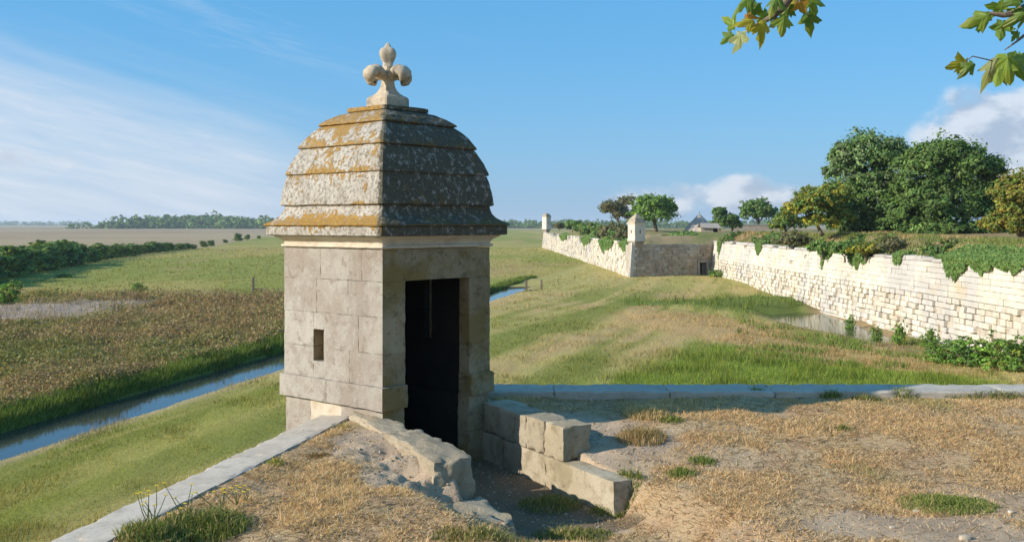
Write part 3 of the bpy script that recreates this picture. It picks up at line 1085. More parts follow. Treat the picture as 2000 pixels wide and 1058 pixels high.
def build_tower():
    t = thing('sentry_tower', 'large square stone sentry tower with lichen covered domed roof, standing nearest', 'tower', (TC[0], TC[1], 2.95))
    r = np.random.default_rng(11)
    h = 0.7845
    # local x runs along the door side, y along the sunlit side; door side is y = -h, sunlit side x = -h
    D0, D1 = -h + 0.307, -h + 1.24
    g = 0.0003

    def stone(x0, x1, y0, y1, z0, z1, mat='tower', bev=0.0015, name='stone', topcham=None):
        V, f = rough_block((x0 + g, y0 + g, z0 + g), (x1 - g, y1 - g, z1 - g), 12, 0.003, int(r.integers(1, 9999)), 0.0, chip=0.006)
        if topcham:
            ax, sgn = topcham
            k = (V[:, 2] > z1 - 0.02)
            V[:, 2] -= 0
            if sgn < 0:
                k &= V[:, ax] < (x0 if ax == 0 else y0) + 0.02
                V[k, ax] += 0.04
            else:
                k &= V[:, ax] > (x1 if ax == 0 else y1) - 0.02
                V[k, ax] -= 0.04
        return obj(name, tow(V), f, M[mat], t, smooth=True)
    zs = [3.90, 4.22, 4.58, 4.93, 5.25]
    th = 0.19
    slit = (-h + 0.90, -h + 1.07)           # slot in the sunlit side (y range)
    # sunlit side joints per course (y positions)
    cuts = {0: [0.50, 0.90, 1.07], 1: [0.36, 0.90, 1.07], 2: [0.52, 1.02], 3: [0.31, 0.96]}
    for c in range(4):
        z0, z1 = zs[c], zs[c + 1]
        cs = cuts[c]
        # corner stone at the near corner; the door's lintel fills it on the top course
        cw = D0 + h
        if c < 3:
            stone(-h, D0, -h, -h + cs[0], z0, z1, 'corner')
            stone(D1, h, -h, -h + 0.15, z0, z1, 'tower_shade_side')
        else:
            stone(-h, h, -h, -h + cs[0], z0, z1, 'corner', name='lintel')
        # the rest of the sunlit side
        ed = cs + [2 * h]
        for a, b in zip(ed[:-1], ed[1:]):
            if c in (0, 1) and abs(a - 0.90) < 1e-6 and abs(b - 1.07) < 1e-6:
                # slot from 4.074 to 4.404 passes both courses
                if c == 0:
                    stone(-h, -h + th, -h + a, -h + b, z0, 4.074)
                else:
                    stone(-h, -h + th, -h + a, -h + b, 4.404, z1)
                continue
            stone(-h, -h + th, -h + a, -h + b, z0, z1)
        # back side and right side, seen only from other places and through the door
        bj = 0.1 if c % 2 else -0.2
        stone(-h + th, bj, h - th, h, z0, z1)
        stone(bj, h, h - th, h, z0, z1)
        y0 = -h + (0.15 if c < 3 else cs[0])
        sl = (-0.14, -0.04)
        if c in (1, 2):
            stone(h - 0.26, h, y0, sl[0], z0, z1, 'tower_shade_side')
            stone(h - 0.26, h, sl[1], h - th, z0, z1, 'tower_shade_side')
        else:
            stone(h - 0.26, h, y0, 0.05, z0, z1, 'tower_shade_side')
            stone(h - 0.26, h, 0.05, h - th, z0, z1, 'tower_shade_side')
    stone(-h + 0.13, -h + th + 0.06, slit[0] - 0.1, slit[1] + 0.1, 4.0, 4.5, 'tower_shade_side', name='slot_back')
    # plinth, a little proud
    p = h + 0.035
    z0, z1 = 3.67, 3.90
    for (a, b, mt) in ((-p, 0.06 - 0.02, 'tower'), (0.06 - 0.02, p, 'tower')):
        if a < -0.5:
            stone(-p, D0 + 0.004, -p, b, z0, z1, 'corner', 0.012)
        else:
            stone(-p, -p + 0.25, a, b, z0, z1, mt, 0.012)
    stone(D1 - 0.004, p, -p, -p + 0.19, z0, z1, 'tower_shade_side', 0.012, topcham=(0, 1))
    stone(p - 0.3, p, -p + 0.19, p, z0, z1, 'tower_shade_side', 0.012, topcham=(0, 1))
    stone(-p + 0.25, p - 0.3, p - 0.25, p, z0, z1, 'tower', 0.012)
    # courses below the plinth, set back; they run down outside the parapet
    b0 = h - 0.012
    for (z0, z1, k) in ((3.28, 3.67, 0), (2.93, 3.28, 1), (2.4, 2.93, 0)):
        j = 0.95 if k else 0.62
        stone(-b0, D0, -b0, -b0 + j, z0, z1, 'corner')
        stone(-b0, -b0 + 0.25, -b0 + j, -b0 + j + 0.50, z0, z1, 'cornice')
        stone(-b0, -b0 + 0.25, -b0 + j + 0.50, b0, z0, z1, 'tower')
        stone(D1, b0, -b0, -b0 + 0.16, z0, z1, 'tower_shade_side')
        stone(b0 - 0.3, b0, -b0 + 0.16, b0, z0, z1, 'tower_shade_side')
        stone(-b0 + 0.25, b0 - 0.3, b0 - 0.25, b0, z0, z1, 'tower')
    stone(D0, D1, -b0 + 0.02, -b0 + 0.35, 2.5, 2.985, 'rock', name='threshold')
    # corbel under the overhanging corner
    V, Q, T = square_lathe([(0.30, 0.9), (0.45, 1.5), (0.62, 2.05), (b0 - 0.01, 2.4)], 8)
    obj('corbel', tow(V), [Q, T], M['block'], t)
    # mouldings
    V, Q, T = square_lathe([(h - 0.02, 5.252), (0.800, 5.253), (0.815, 5.262), (0.818, 5.272), (0.812, 5.284), (0.792, 5.290), (0.796, 5.310), (0.815, 5.335),
                            (0.845, 5.355), (0.870, 5.366), (0.875, 5.377)], 30, 0.0025, 2, nsub=2)
    cn = obj('cornice', tow(V), [Q, T], M['cornice'], t)

    def tier(name, prof, seed, org, blk_l, disp=0.006):
        V, Q, T = square_lathe(prof, 40, disp, seed, nsub=5)
        zb, zt = prof[0][1], prof[-1][1]
        hh = np.maximum(np.abs(V[:, 0]), np.abs(V[:, 1]))
        tt = np.clip((V[:, 2] - zb) / (zt - zb), 0, 1)
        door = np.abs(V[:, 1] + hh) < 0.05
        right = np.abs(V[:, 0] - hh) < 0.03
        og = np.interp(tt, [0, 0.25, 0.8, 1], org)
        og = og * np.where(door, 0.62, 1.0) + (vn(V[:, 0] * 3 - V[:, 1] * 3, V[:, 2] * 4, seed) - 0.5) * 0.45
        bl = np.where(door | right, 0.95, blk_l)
        obj(name, tow(V), [Q, T], M['roof'], t, attrs={'org': og, 'blk': bl})
    tier('eave_slab', [(0.915, 5.379), (0.926, 5.385), (0.928, 5.470), (0.922, 5.478)], 3, [0.25, 0.3, 0.35, 0.6], 0.05, 0.004)
    tier('roof_tier', [(0.945, 5.479), (0.952, 5.492), (0.936, 5.505), (0.890, 5.53), (0.845, 5.562), (0.812, 5.605), (0.796, 5.65), (0.790, 5.690)], 4, [1.0, 0.9, 0.25, 0.1], 0.0)
    tier('roof_tier', [(0.812, 5.692), (0.824, 5.702), (0.822, 5.72), (0.806, 5.85), (0.786, 5.95), (0.766, 6.016)], 5, [0.65, 0.30, 0.32, 0.40], 0.08)
    tier('roof_tier', [(0.775, 6.018), (0.786, 6.026), (0.782, 6.045), (0.745, 6.15), (0.705, 6.235), (0.670, 6.300)], 6, [0.75, 0.40, 0.30, 0.42], 0.15)
    tier('roof_tier', [(0.680, 6.302), (0.694, 6.310), (0.688, 6.328), (0.630, 6.42), (0.565, 6.50), (0.515, 6.543)], 7, [0.85, 0.55, 0.40, 0.75], 0.15)
    tier('roof_tier', [(0.520, 6.545), (0.540, 6.553), (0.532, 6.57), (0.46, 6.625), (0.38, 6.67), (0.300, 6.697)], 8, [0.95, 0.72, 0.60, 0.62], 0.2)
    tier('roof_cap', [(0.300, 6.699), (0.316, 6.703), (0.318, 6.735), (0.306, 6.747)], 9, [0.85, 0.8, 0.8, 0.9], 0.1, 0.004)
    # finial
    f = thing('finial', None, None)
    f.parent = t
    f.location = (0, 0, 0)
    V, Q, T = square_lathe([(0.166, 6.746), (0.170, 6.760), (0.170, 6.845), (0.160, 6.868), (0.128, 6.885), (0.098, 6.91), (0.074, 6.945), (0.060, 6.985), (0.054, 7.03),
                            (0.056, 7.10), (0.058, 7.20)], 12, 0.002, 3, nsub=2)
    obj('pedestal', tow(V), [Q, T], M['finial'], f)
    # top bud, flattened four lobed
    prof = [(0.050, 7.17), (0.056, 7.20), (0.060, 7.215), (0.052, 7.225), (0.064, 7.25), (0.082, 7.285), (0.096, 7.325), (0.098, 7.355), (0.085, 7.385), (0.060, 7.402),
            (0.040, 7.412), (0.034, 7.428), (0.018, 7.452), (0.004, 7.462)]
    nn = 24
    V = []
    for rr, z in prof:
        for k in range(nn):
            a = 2 * math.pi * k / nn
            q = rr * (1.0 + 0.10 * math.cos(4 * a))
            V.append((q * math.cos(a), q * math.sin(a), z))
    Q = [[i * nn + k, i * nn + (k + 1) % nn, (i + 1) * nn + (k + 1) % nn, (i + 1) * nn + k] for i in range(len(prof) - 1) for k in range(nn)]
    obj('bud', tow(V), np.array(Q), M['finial'], f, smooth=True)
    # four curled petals
    path = np.array([(0.02, 7.085), (0.07, 7.100), (0.12, 7.125), (0.165, 7.140), (0.185, 7.141), (0.192, 7.140), (0.228, 7.132), (0.258, 7.110), (0.266, 7.080), (0.252, 7.052), (0.228, 7.042), (0.212, 7.05)])
    rad_t = np.array([0.046, 0.052, 0.058, 0.066, 0.070, 0.060, 0.066, 0.062, 0.052, 0.042, 0.030, 0.012])     # in the curl's plane
    rad_w = np.array([0.048, 0.062, 0.078, 0.094, 0.100, 0.086, 0.099, 0.096, 0.085, 0.068, 0.046, 0.016])     # sideways
    for k in range(4):
        an = k * math.pi / 2
        dx, dy = math.cos(an), math.sin(an)
        V = []
        nn = 16
        for i in range(len(path)):
            dd = path[min(i + 1, len(path) - 1)] - path[max(i - 1, 0)]
            dd = dd / np.linalg.norm(dd)
            up = np.array([-dd[1], dd[0]])
            for q in range(nn):
                a = 2 * math.pi * q / nn
                cu, su = math.cos(a), math.sin(a)
                pr = path[i] + up * rad_t[i] * su
                w = rad_w[i] * cu
                V.append((pr[0] * dx - w * dy, pr[0] * dy + w * dx, pr[1]))
        Q = [[i * nn + q, i * nn + (q + 1) % nn, (i + 1) * nn + (q + 1) % nn, (i + 1) * nn + q] for i in range(len(path) - 1) for q in range(nn)]
        obj('petal', tow(V), np.array(Q), M['finial'], f, smooth=True)


def mat_corner():
    """near corner: the two faces of one stone coloured differently (plain south west, north side toned for shade)"""
    a = M['tower'].copy()
    a.name = 'corner_limestone'
    return a


M['corner'] = M['tower']
build_tower()


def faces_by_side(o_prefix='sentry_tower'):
    """faces on the unlit sides get the stone with shade put into its colour, inner faces the near-black one"""
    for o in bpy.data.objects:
        if o.parent and o.parent.name == 'sentry_tower' and o.type == 'MESH' and o.data.materials and o.data.materials[0] in (M['tower'], M['tower_shade_side'], M['cornice']) and o.name.startswith(('stone', 'lintel')):
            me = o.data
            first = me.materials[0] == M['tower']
            me.materials.append(M['tower_shade_side'])
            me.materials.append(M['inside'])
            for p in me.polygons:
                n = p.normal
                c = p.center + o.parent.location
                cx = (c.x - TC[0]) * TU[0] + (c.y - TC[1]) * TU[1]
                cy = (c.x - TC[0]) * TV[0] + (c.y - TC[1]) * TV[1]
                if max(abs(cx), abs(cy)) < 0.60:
                    p.material_index = 2  # inner faces: near-black, shade painted in
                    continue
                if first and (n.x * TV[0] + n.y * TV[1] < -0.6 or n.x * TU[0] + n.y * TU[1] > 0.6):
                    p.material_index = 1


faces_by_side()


# ------------------------------------------------------------------ stones along the sunken way
def way(a, b, z):
    return np.column_stack([np.asarray(a) * NN[0] + np.asarray(b) * DN[0], np.asarray(a) * NN[1] + np.asarray(b) * DN[1], z])


def build_way():
    r = np.random.default_rng(5)
    t = thing('wing_wall', 'stepped ashlar wing wall on the right of the sunken way to the tower', 'wall', (*way([A_R], [-9.0], [3.0])[0],))
    e = -8.22

    def blk(a0, a1, b0, b1, z0, z1, mat='block', bev=0.01, jit=0.006, name='stone', par=t):
        V, f = rough_block((a0, b0, z0), (a1, b1, z1), 14, 0.020, int(r.integers(1, 999)), 0.018, chip=0.022)
        # (across, along) is a left-handed pair: flip faces
        return obj(name, way(V[:, 0], V[:, 1], V[:, 2]), [f[0][:, ::-1]], M[mat], par, smooth=True)
    g = 0.004
    cut = [-9.86, -9.17, -8.93, -8.58, e]
    for b0, b1 in zip(cut[:-1], cut[1:]):
        blk(A_R + r.uniform(-.004, .004), A_R + 0.32 + r.uniform(-.02, .02), b0 + g, b1 - g, 3.252, 3.565 + r.uniform(-.008, .012))
    cut = [-9.95, -9.45, -9.05, -8.55, -7.375]
    for b0, b1 in zip(cut[:-1], cut[1:]):
        blk(A_R - 0.006 + r.uniform(-.004, .004), A_R + 0.30, b0 + g, b1 - g, 2.80, 3.247)
    t = thing('kerb_wall', 'row of rough weathered kerb stones edging the sunken way left of the doorway', 'kerb', (*way([A_L], [-8.5], [3.0])[0],))
    for (a0, a1, b0, b1, z0, z1, sd, sk) in ((A_L - 0.32, A_L - 0.03, -9.75, -8.75, 3.26, 3.62, 3, 0.08), (A_L - 0.36, A_L + 0.02, -8.70, -7.60, 3.24, 3.615, 8, 0.05)):
        V, f = rough_block((a0, b0, z0), (a1, b1, z1), 26, 0.042, sd, 0.09, chip=0.05)
        V[:, 2] -= sk * (V[:, 1] - b0)
        V[:, 0] += 0.05 * np.sin((V[:, 1] - b0) * 2.0) * (sd == 3)
        obj('kerb_stone', way(V[:, 0], V[:, 1], V[:, 2]), [f[0][:, ::-1]], M['rock'], t, smooth=True)
    for b0, b1 in ((-9.7, -9.0), (-9.0, -8.35), (-8.35, -7.62)):
        blk(A_L - 0.30, A_L - 0.02, b0 + g, b1 - g, 2.80, 3.275, 'rock', 0.02, 0.012, 'stone', t)
    V, f = rough_block((A_L - 0.42, -7.58, 3.02), (A_L + 0.06, -6.95, 3.245), 16, 0.05, 12, 0.16, chip=0.04)
    V[:, 2] -= 0.10 * (V[:, 1] + 7.58)
    V[:, 0] -= np.clip((V[:, 1] + 7.3) * 0.25, 0, 1) * (V[:, 0] < A_L - 0.1) * -1.0
    tag(obj('stone_slab', way(V[:, 0], V[:, 1], V[:, 2]), [f[0][:, ::-1]], M['rock'], smooth=True), 'flat pale slab lying in the turf below the kerb stones', 'slab')


build_way()


# ------------------------------------------------------------------ foliage builders
def unit(v):
    return v / (np.linalg.norm(v, axis=-1, keepdims=True) + 1e-9)


def leaf_quads(cen, nrm, size, r, aspect=1.35):
    """diamond leaves at cen, facing nrm"""
    n = len(cen)
    up = unit(r.normal(size=(n, 3)))
    a = unit(np.cross(nrm, up))
    b = np.cross(nrm, a)
    sz = np.asarray(size)[:, None] * 0.5
    V = np.stack([cen - a * sz * aspect, cen - b * sz * 0.75 + nrm * sz * 0.12, cen + a * sz * aspect, cen + b * sz * 0.75 + nrm * sz * 0.12], 1).reshape(-1, 3)
    Q = np.arange(4 * n).reshape(-1, 4)
    return V, Q


def crown(lobes, n, size, cols, seed, per=26, inner=0.45, spread=0.5, up=0.35, tips=0.22, low=False):
    r = np.random.default_rng(seed)
    lobes = np.asarray(lobes, float)
    w = (lobes[:, 3] * lobes[:, 4] * lobes[:, 5]) ** 0.67
    w /= w.sum()
    nc = max(6, n // per)
    li = r.choice(len(lobes), nc, p=w)
    d = unit(r.normal(size=(nc, 3)))
    if not low:
        d[:, 2] = np.where(d[:, 2] < -0.5, -d[:, 2] * 0.6, d[:, 2])
    d = unit(d)
    rad = r.uniform(inner, 1.0, nc) ** 0.6
    rad *= 1 + r.normal(0, tips, nc) * (r.random(nc) < 0.5)
    cc = lobes[li, :3] + d * rad[:, None] * lobes[li, 3:6]
    cs = (lobes[li, 3:6].mean(1)) * r.uniform(0.09, 0.22, nc) * (spread / 0.5)
    ci = np.repeat(np.arange(nc), per)
    m = len(ci)
    off = r.normal(size=(m, 3)) * cs[ci][:, None] * np.array([0.75, 0.75, 0.5])
    cen = cc[ci] + off
    nr = unit(unit(off) * 0.7 + d[ci] * 0.6 + np.array([0, 0, up]) + r.normal(size=(m, 3)) * 0.42)
    sz = size * r.uniform(0.6, 1.35, m)
    V, Q = leaf_quads(cen, nr, sz, r)
    cols = np.asarray(cols, float)
    k = r.integers(0, len(cols), nc)
    base = cols[k] * r.uniform(0.65, 1.4, (nc, 1))
    lc = base[ci] * r.uniform(0.78, 1.22, (m, 1))
    lc = lc * (1 + r.normal(0, 0.06, (m, 3)))
    C = np.repeat(np.clip(lc, 0.004, 0.9), 4, axis=0)
    return V, Q, C


def lobe(x, y, rx, ry, Y, dy=None):
    p = P(x, y, Y)
    s = Y / F
    return (p[0], p[1], p[2], rx * s, (dy if dy else rx) * s, ry * s)


def limb_set(base, lobes, r0, seed, nseg=6, lean=None):
    r = np.random.default_rng(seed)
    g = Geo()
    base = np.asarray(base, float)
    lo = np.asarray(lobes, float)
    top = lo[:, :3].mean(0)
    fork = base + (top - base) * 0.42
    if lean is not None:
        fork = base + np.asarray(lean)
    pts = np.linspace(base, fork, 4)
    pts[1:3] += r.normal(0, r0 * 0.25, (2, 3))
    g.add(*tube(pts, np.linspace(r0 * 1.25, r0 * 0.8, 4), 8))
    for L in lo:
        e = L[:3] + np.array([0, 0, L[5] * 0.45])
        t = np.linspace(0, 1, nseg)[:, None]
        mid = (fork + e) / 2 + r.normal(0, 0.12, 3) * np.linalg.norm(e - fork)
        pts = (1 - t) ** 2 * fork + 2 * t * (1 - t) * mid + t ** 2 * e
        g.add(*tube(pts, np.linspace(r0 * 0.6, r0 * 0.10, nseg), 6))
        for k in range(3):
            i = r.integers(2, nseg - 1)
            q = L[:3] + unit(r.normal(size=3)) * L[3:6] * 0.8
            tp = np.linspace(pts[i], q, 4)
            tp[1:3] += r.normal(0, 0.06, (2, 3)) * L[3]
            g.add(*tube(tp, np.linspace(r0 * 0.28, r0 * 0.06, 4), 5))
    return g


def tree(name, label, base, lobes, n, size, cols, seed, r0, group=None, bark='bark', lean=None, cat='tree', **kw):
    t = thing(name, label, cat, base, group)
    g = limb_set(base, lobes, r0, seed, lean=lean)
    V, f = g.out()
    obj('trunk', V, f, M[bark], t, smooth=True)
    # break each big lobe into uneven boughs
    rs = np.random.default_rng(seed + 5)
    sub = []
    for L in lobes:
        L = np.array(L)
        sub.append((*L[:3], *(L[3:] * 0.90)))
        for q in range(6):
            d = unit(rs.normal(size=3))
            d[2] = abs(d[2]) * 0.9 - 0.25
            sub.append((*(L[:3] + d * L[3:] * rs.uniform(0.65, 0.98)), *(L[3:] * rs.uniform(0.30, 0.48))))
    V, Q, C = crown(sub, int(n * 2.3), size * 0.74, cols, seed, **kw)
    obj('crown', V, Q, M['leaf'], t, col=C)
    return t


GR = {'dark': [(0.035, 0.062, 0.016), (0.045, 0.075, 0.020), (0.055, 0.080, 0.022)],
      'mid': [(0.055, 0.090, 0.022), (0.065, 0.100, 0.026), (0.045, 0.078, 0.022)],
      'grey': [(0.075, 0.105, 0.045), (0.090, 0.115, 0.055), (0.060, 0.090, 0.035)],
      'bright': [(0.065, 0.120, 0.018), (0.080, 0.135, 0.022), (0.055, 0.100, 0.018)],
      'yellow': [(0.150, 0.150, 0.020), (0.110, 0.130, 0.022), (0.080, 0.105, 0.022), (0.19, 0.165, 0.02)],
      'amber': [(0.135, 0.120, 0.022), (0.110, 0.125, 0.022), (0.080, 0.110, 0.022), (0.15, 0.125, 0.025)],
      'brown': [(0.085, 0.085, 0.040), (0.100, 0.090, 0.045), (0.075, 0.080, 0.038)],
      'ivy': [(0.045, 0.085, 0.022), (0.060, 0.100, 0.026), (0.080, 0.105, 0.030)]}
for _k, _v in GR.items():
    GR[_k] = [tuple(c * (2.7 if _k in ('dark', 'mid', 'bright', 'ivy', 'grey') else 2.1) for c in q) for q in _v]


# ------------------------------------------------------------------ curtain wall, far bastion
def wall_frame(p0, p1, batter, zt):
    p0 = np.asarray(p0, float)
    p1 = np.asarray(p1, float)
    L = np.linalg.norm(p1 - p0)
    d = (p1 - p0) / L
    n = np.array([-d[1], d[0]])
    if np.dot(n, -(p0 + p1) / 2) < 0:
        n = -n
    flip = (d[0] * n[1] - d[1] * n[0]) < 0

    def at(s, o, z):
        s = np.asarray(s, float)
        o = np.asarray(o, float) + (zt - np.asarray(z, float)) * batter
        return np.stack([p0[0] + d[0] * s + n[0] * o, p0[1] + d[1] * s + n[1] * o, np.broadcast_to(z, s.shape)], -1)
    return L, at, d, n, flip


UNIT_BOX = np.array([[x, y, z] for x in (0, 1) for y in (0, 1) for z in (0, 1)], float)
BOX_Q = np.array([[0, 1, 3, 2], [4, 6, 7, 5], [0, 4, 5, 1], [2, 3, 7, 6], [0, 2, 6, 4], [1, 5, 7, 3]])


def lay_courses(L, zs, mean, r, rough, miss, s0=0.0):
    """stones as (s0, s1, z0, z1, front)"""
    out = []
    for z0, z1 in zip(zs[:-1], zs[1:]):
        zm = (z0 + z1) / 2
        s = s0 - r.uniform(0, mean(zm))
        while s < L:
            ln = mean(zm) * r.uniform(0.6, 1.45)
            rg = rough(zm)
            if r.random() > miss(zm):
                out.append((max(s, s0), min(s + ln, L), z0, z1, r.normal(0, rg) + (0 if r.random() > 0.12 else -rg * 1.5)))
            s += ln
    return [q for q in out if q[1] - q[0] > 0.08]


def stone_boxes(at, stones, flip, r, gap=0.012, depth=0.30):
    g = Geo()
    tint = []
    for (a, b, z0, z1, o) in stones:
        p = UNIT_BOX.copy()
        jj = r.normal(0, 0.008, (8, 3))
        s = a + gap / 2 + p[:, 0] * (b - a - gap)
        z = z0 + gap / 2 + p[:, 2] * (z1 - z0 - gap)
        oo = np.where(p[:, 1] > 0.5, o, -depth) + jj[:, 1] * 1.5 * (p[:, 1] > 0.5)
        V = at(s + jj[:, 0], oo, z + jj[:, 2])
        g.add(V, BOX_Q[:, ::-1] if flip else BOX_Q)
        tint.append(np.full(8, r.random()))
    V, f = g.out()
    return V, f, np.concatenate(tint)


CURT0, CURT1 = np.array([22.75, 26.0]), np.array([21.95, 111.2])
CURT_TOP = 3.46
BAST_F = np.array([12.55, 107.0])
BAST_S = np.array([7.25, 236.0])


def build_curtain():
    r = np.random.default_rng(17)
    L, at, d, n, flip = wall_frame(CURT0, CURT1, 0.12, CURT_TOP)
    t = thing('curtain_wall', 'long sunlit white limestone curtain wall on the right with eroded lower courses', 'wall', (*CURT0, 0))
    # core
    s = np.linspace(0, L, 90)
    V = np.concatenate([at(s, np.full(90, -0.13), np.full(90, -1.2)), at(s, np.full(90, -0.13), np.full(90, CURT_TOP - 0.05)),
                        at(s, np.full(90, -0.9), np.full(90, CURT_TOP - 0.05))])
    k = np.arange(89)
    Q = np.concatenate([np.stack([k, k + 1, k + 91, k + 90], -1), np.stack([k + 90, k + 91, k + 181, k + 180], -1)])
    o = obj('wall_core', V, Q, M['core'], t)
    # courses
    low = [-0.95, -0.66, -0.36, -0.05, 0.24, 0.55, 0.84, 1.15, 1.44, 1.74]
    high = [1.74, 2.03, 2.32, 2.60, 2.89, 3.17, CURT_TOP]
    st = lay_courses(L, low, lambda z: 0.56, r, lambda z: 0.055 if z < 1.4 else 0.035, lambda z: 0.10 if z < 1.2 else 0.05)
    st2 = lay_courses(L, high, lambda z: 0.85, r, lambda z: 0.008, lambda z: 0.006)
    allst = [(q, 0) for q in st] + [(q, 1) for q in st2]

    def vis(q):
        c = at(np.array([(q[0] + q[1]) / 2]), np.array([0.0]), np.array([(q[2] + q[3]) / 2]))[0]
        sx = 1000 + F * c[0] / c[1]
        sy = HOR + F * (EYE - c[2]) / c[1]
        ok = sx < 2005 and sy < 668 + (sx < 1900) * 30
        return (q[1] - q[0]) * (q[3] - q[2]) / c[1] ** 2 if ok else 0
    order = sorted(range(len(allst)), key=lambda i: -vis(allst[i][0]))
    near = set(order[:300])
    var = []
    for k in range(10):
        V, Q, T = chamfer_box((-0.5, -0.5, -0.5), (0.5, 0.5, 0.5), np.array([0.03, 0.04, 0.07]) * r.uniform(0.6, 1.5), 0.02, r)
        fs = [Q, T]
        var.append((mesh('stone', V, fs, M['ashlar']), mesh('stone', V, fs, M['ashlar_top'])))
    ang = math.atan2(d[1], d[0])
    tp = np.array([*CURT0, 0])
    for i in near:
        (a, b, z0, z1, o), kind = allst[i]
        gap = r.uniform(0.02, 0.055) if kind == 0 else 0.010
        sh = r.uniform(-0.02, 0.02) if kind == 0 else 0
        zc = (z0 + z1) / 2
        c = at(np.array([(a + b) / 2]), np.array([o - 0.2]), np.array([zc]))[0]
        ob = link('stone', var[r.integers(0, 10)][kind], t, c - tp)
        ob.rotation_euler = (r.normal(0, 0.012) if kind == 0 else 0, 0, ang + (r.normal(0, 0.02) if kind == 0 else 0))
        ob.scale = (b - a - gap, 0.40, (z1 - z0 - gap) * (1 + sh))
    for kind, mt in ((0, 'ashlar'), (1, 'ashlar_top')):
        rest = [allst[i][0] for i in range(len(allst)) if i not in near and allst[i][1] == kind]
        V, f, tn = stone_boxes(at, rest, flip, r, 0.035 if kind == 0 else 0.010)
        tag(obj('stone_courses', V, f, M[mt], t, attrs={'tint': tn}), kind='stuff')
    # grey coping, broken here and there
    s = 0.0
    while s < L:
        ln = r.uniform(0.9, 1.9)
        if r.random() > 0.16:
            V, Q, T = chamfer_box((s, -0.75, CURT_TOP + 0.004), (s + ln - 0.02, 0.07 + r.uniform(-0.04, 0.03), CURT_TOP + r.uniform(0.17, 0.28)), 0.03, 0.03, r)
            V = at(V[:, 0], V[:, 1], V[:, 2])
            obj('coping_stone', V, [Q[:, ::-1], T[:, ::-1]] if flip else [Q, T], M['grey_cap'], t)
        s += ln
    # pale footing ledge at the water's edge
    s = 20.0
    while s < 56:
        ln = r.uniform(0.9, 1.8)
        V, Q, T = chamfer_box((s, -0.2, -1.2), (s + ln - 0.02, 0.32 + r.uniform(-0.05, 0.05), -0.60 + r.uniform(-0.04, 0.04)), 0.03, 0.02, r)
        V = at(V[:, 0], V[:, 1], V[:, 2])
        obj('footing_stone', V, [Q[:, ::-1], T[:, ::-1]] if flip else [Q, T], M['ashlar'], t)
        s += ln
    return at


CURT_AT = build_curtain()


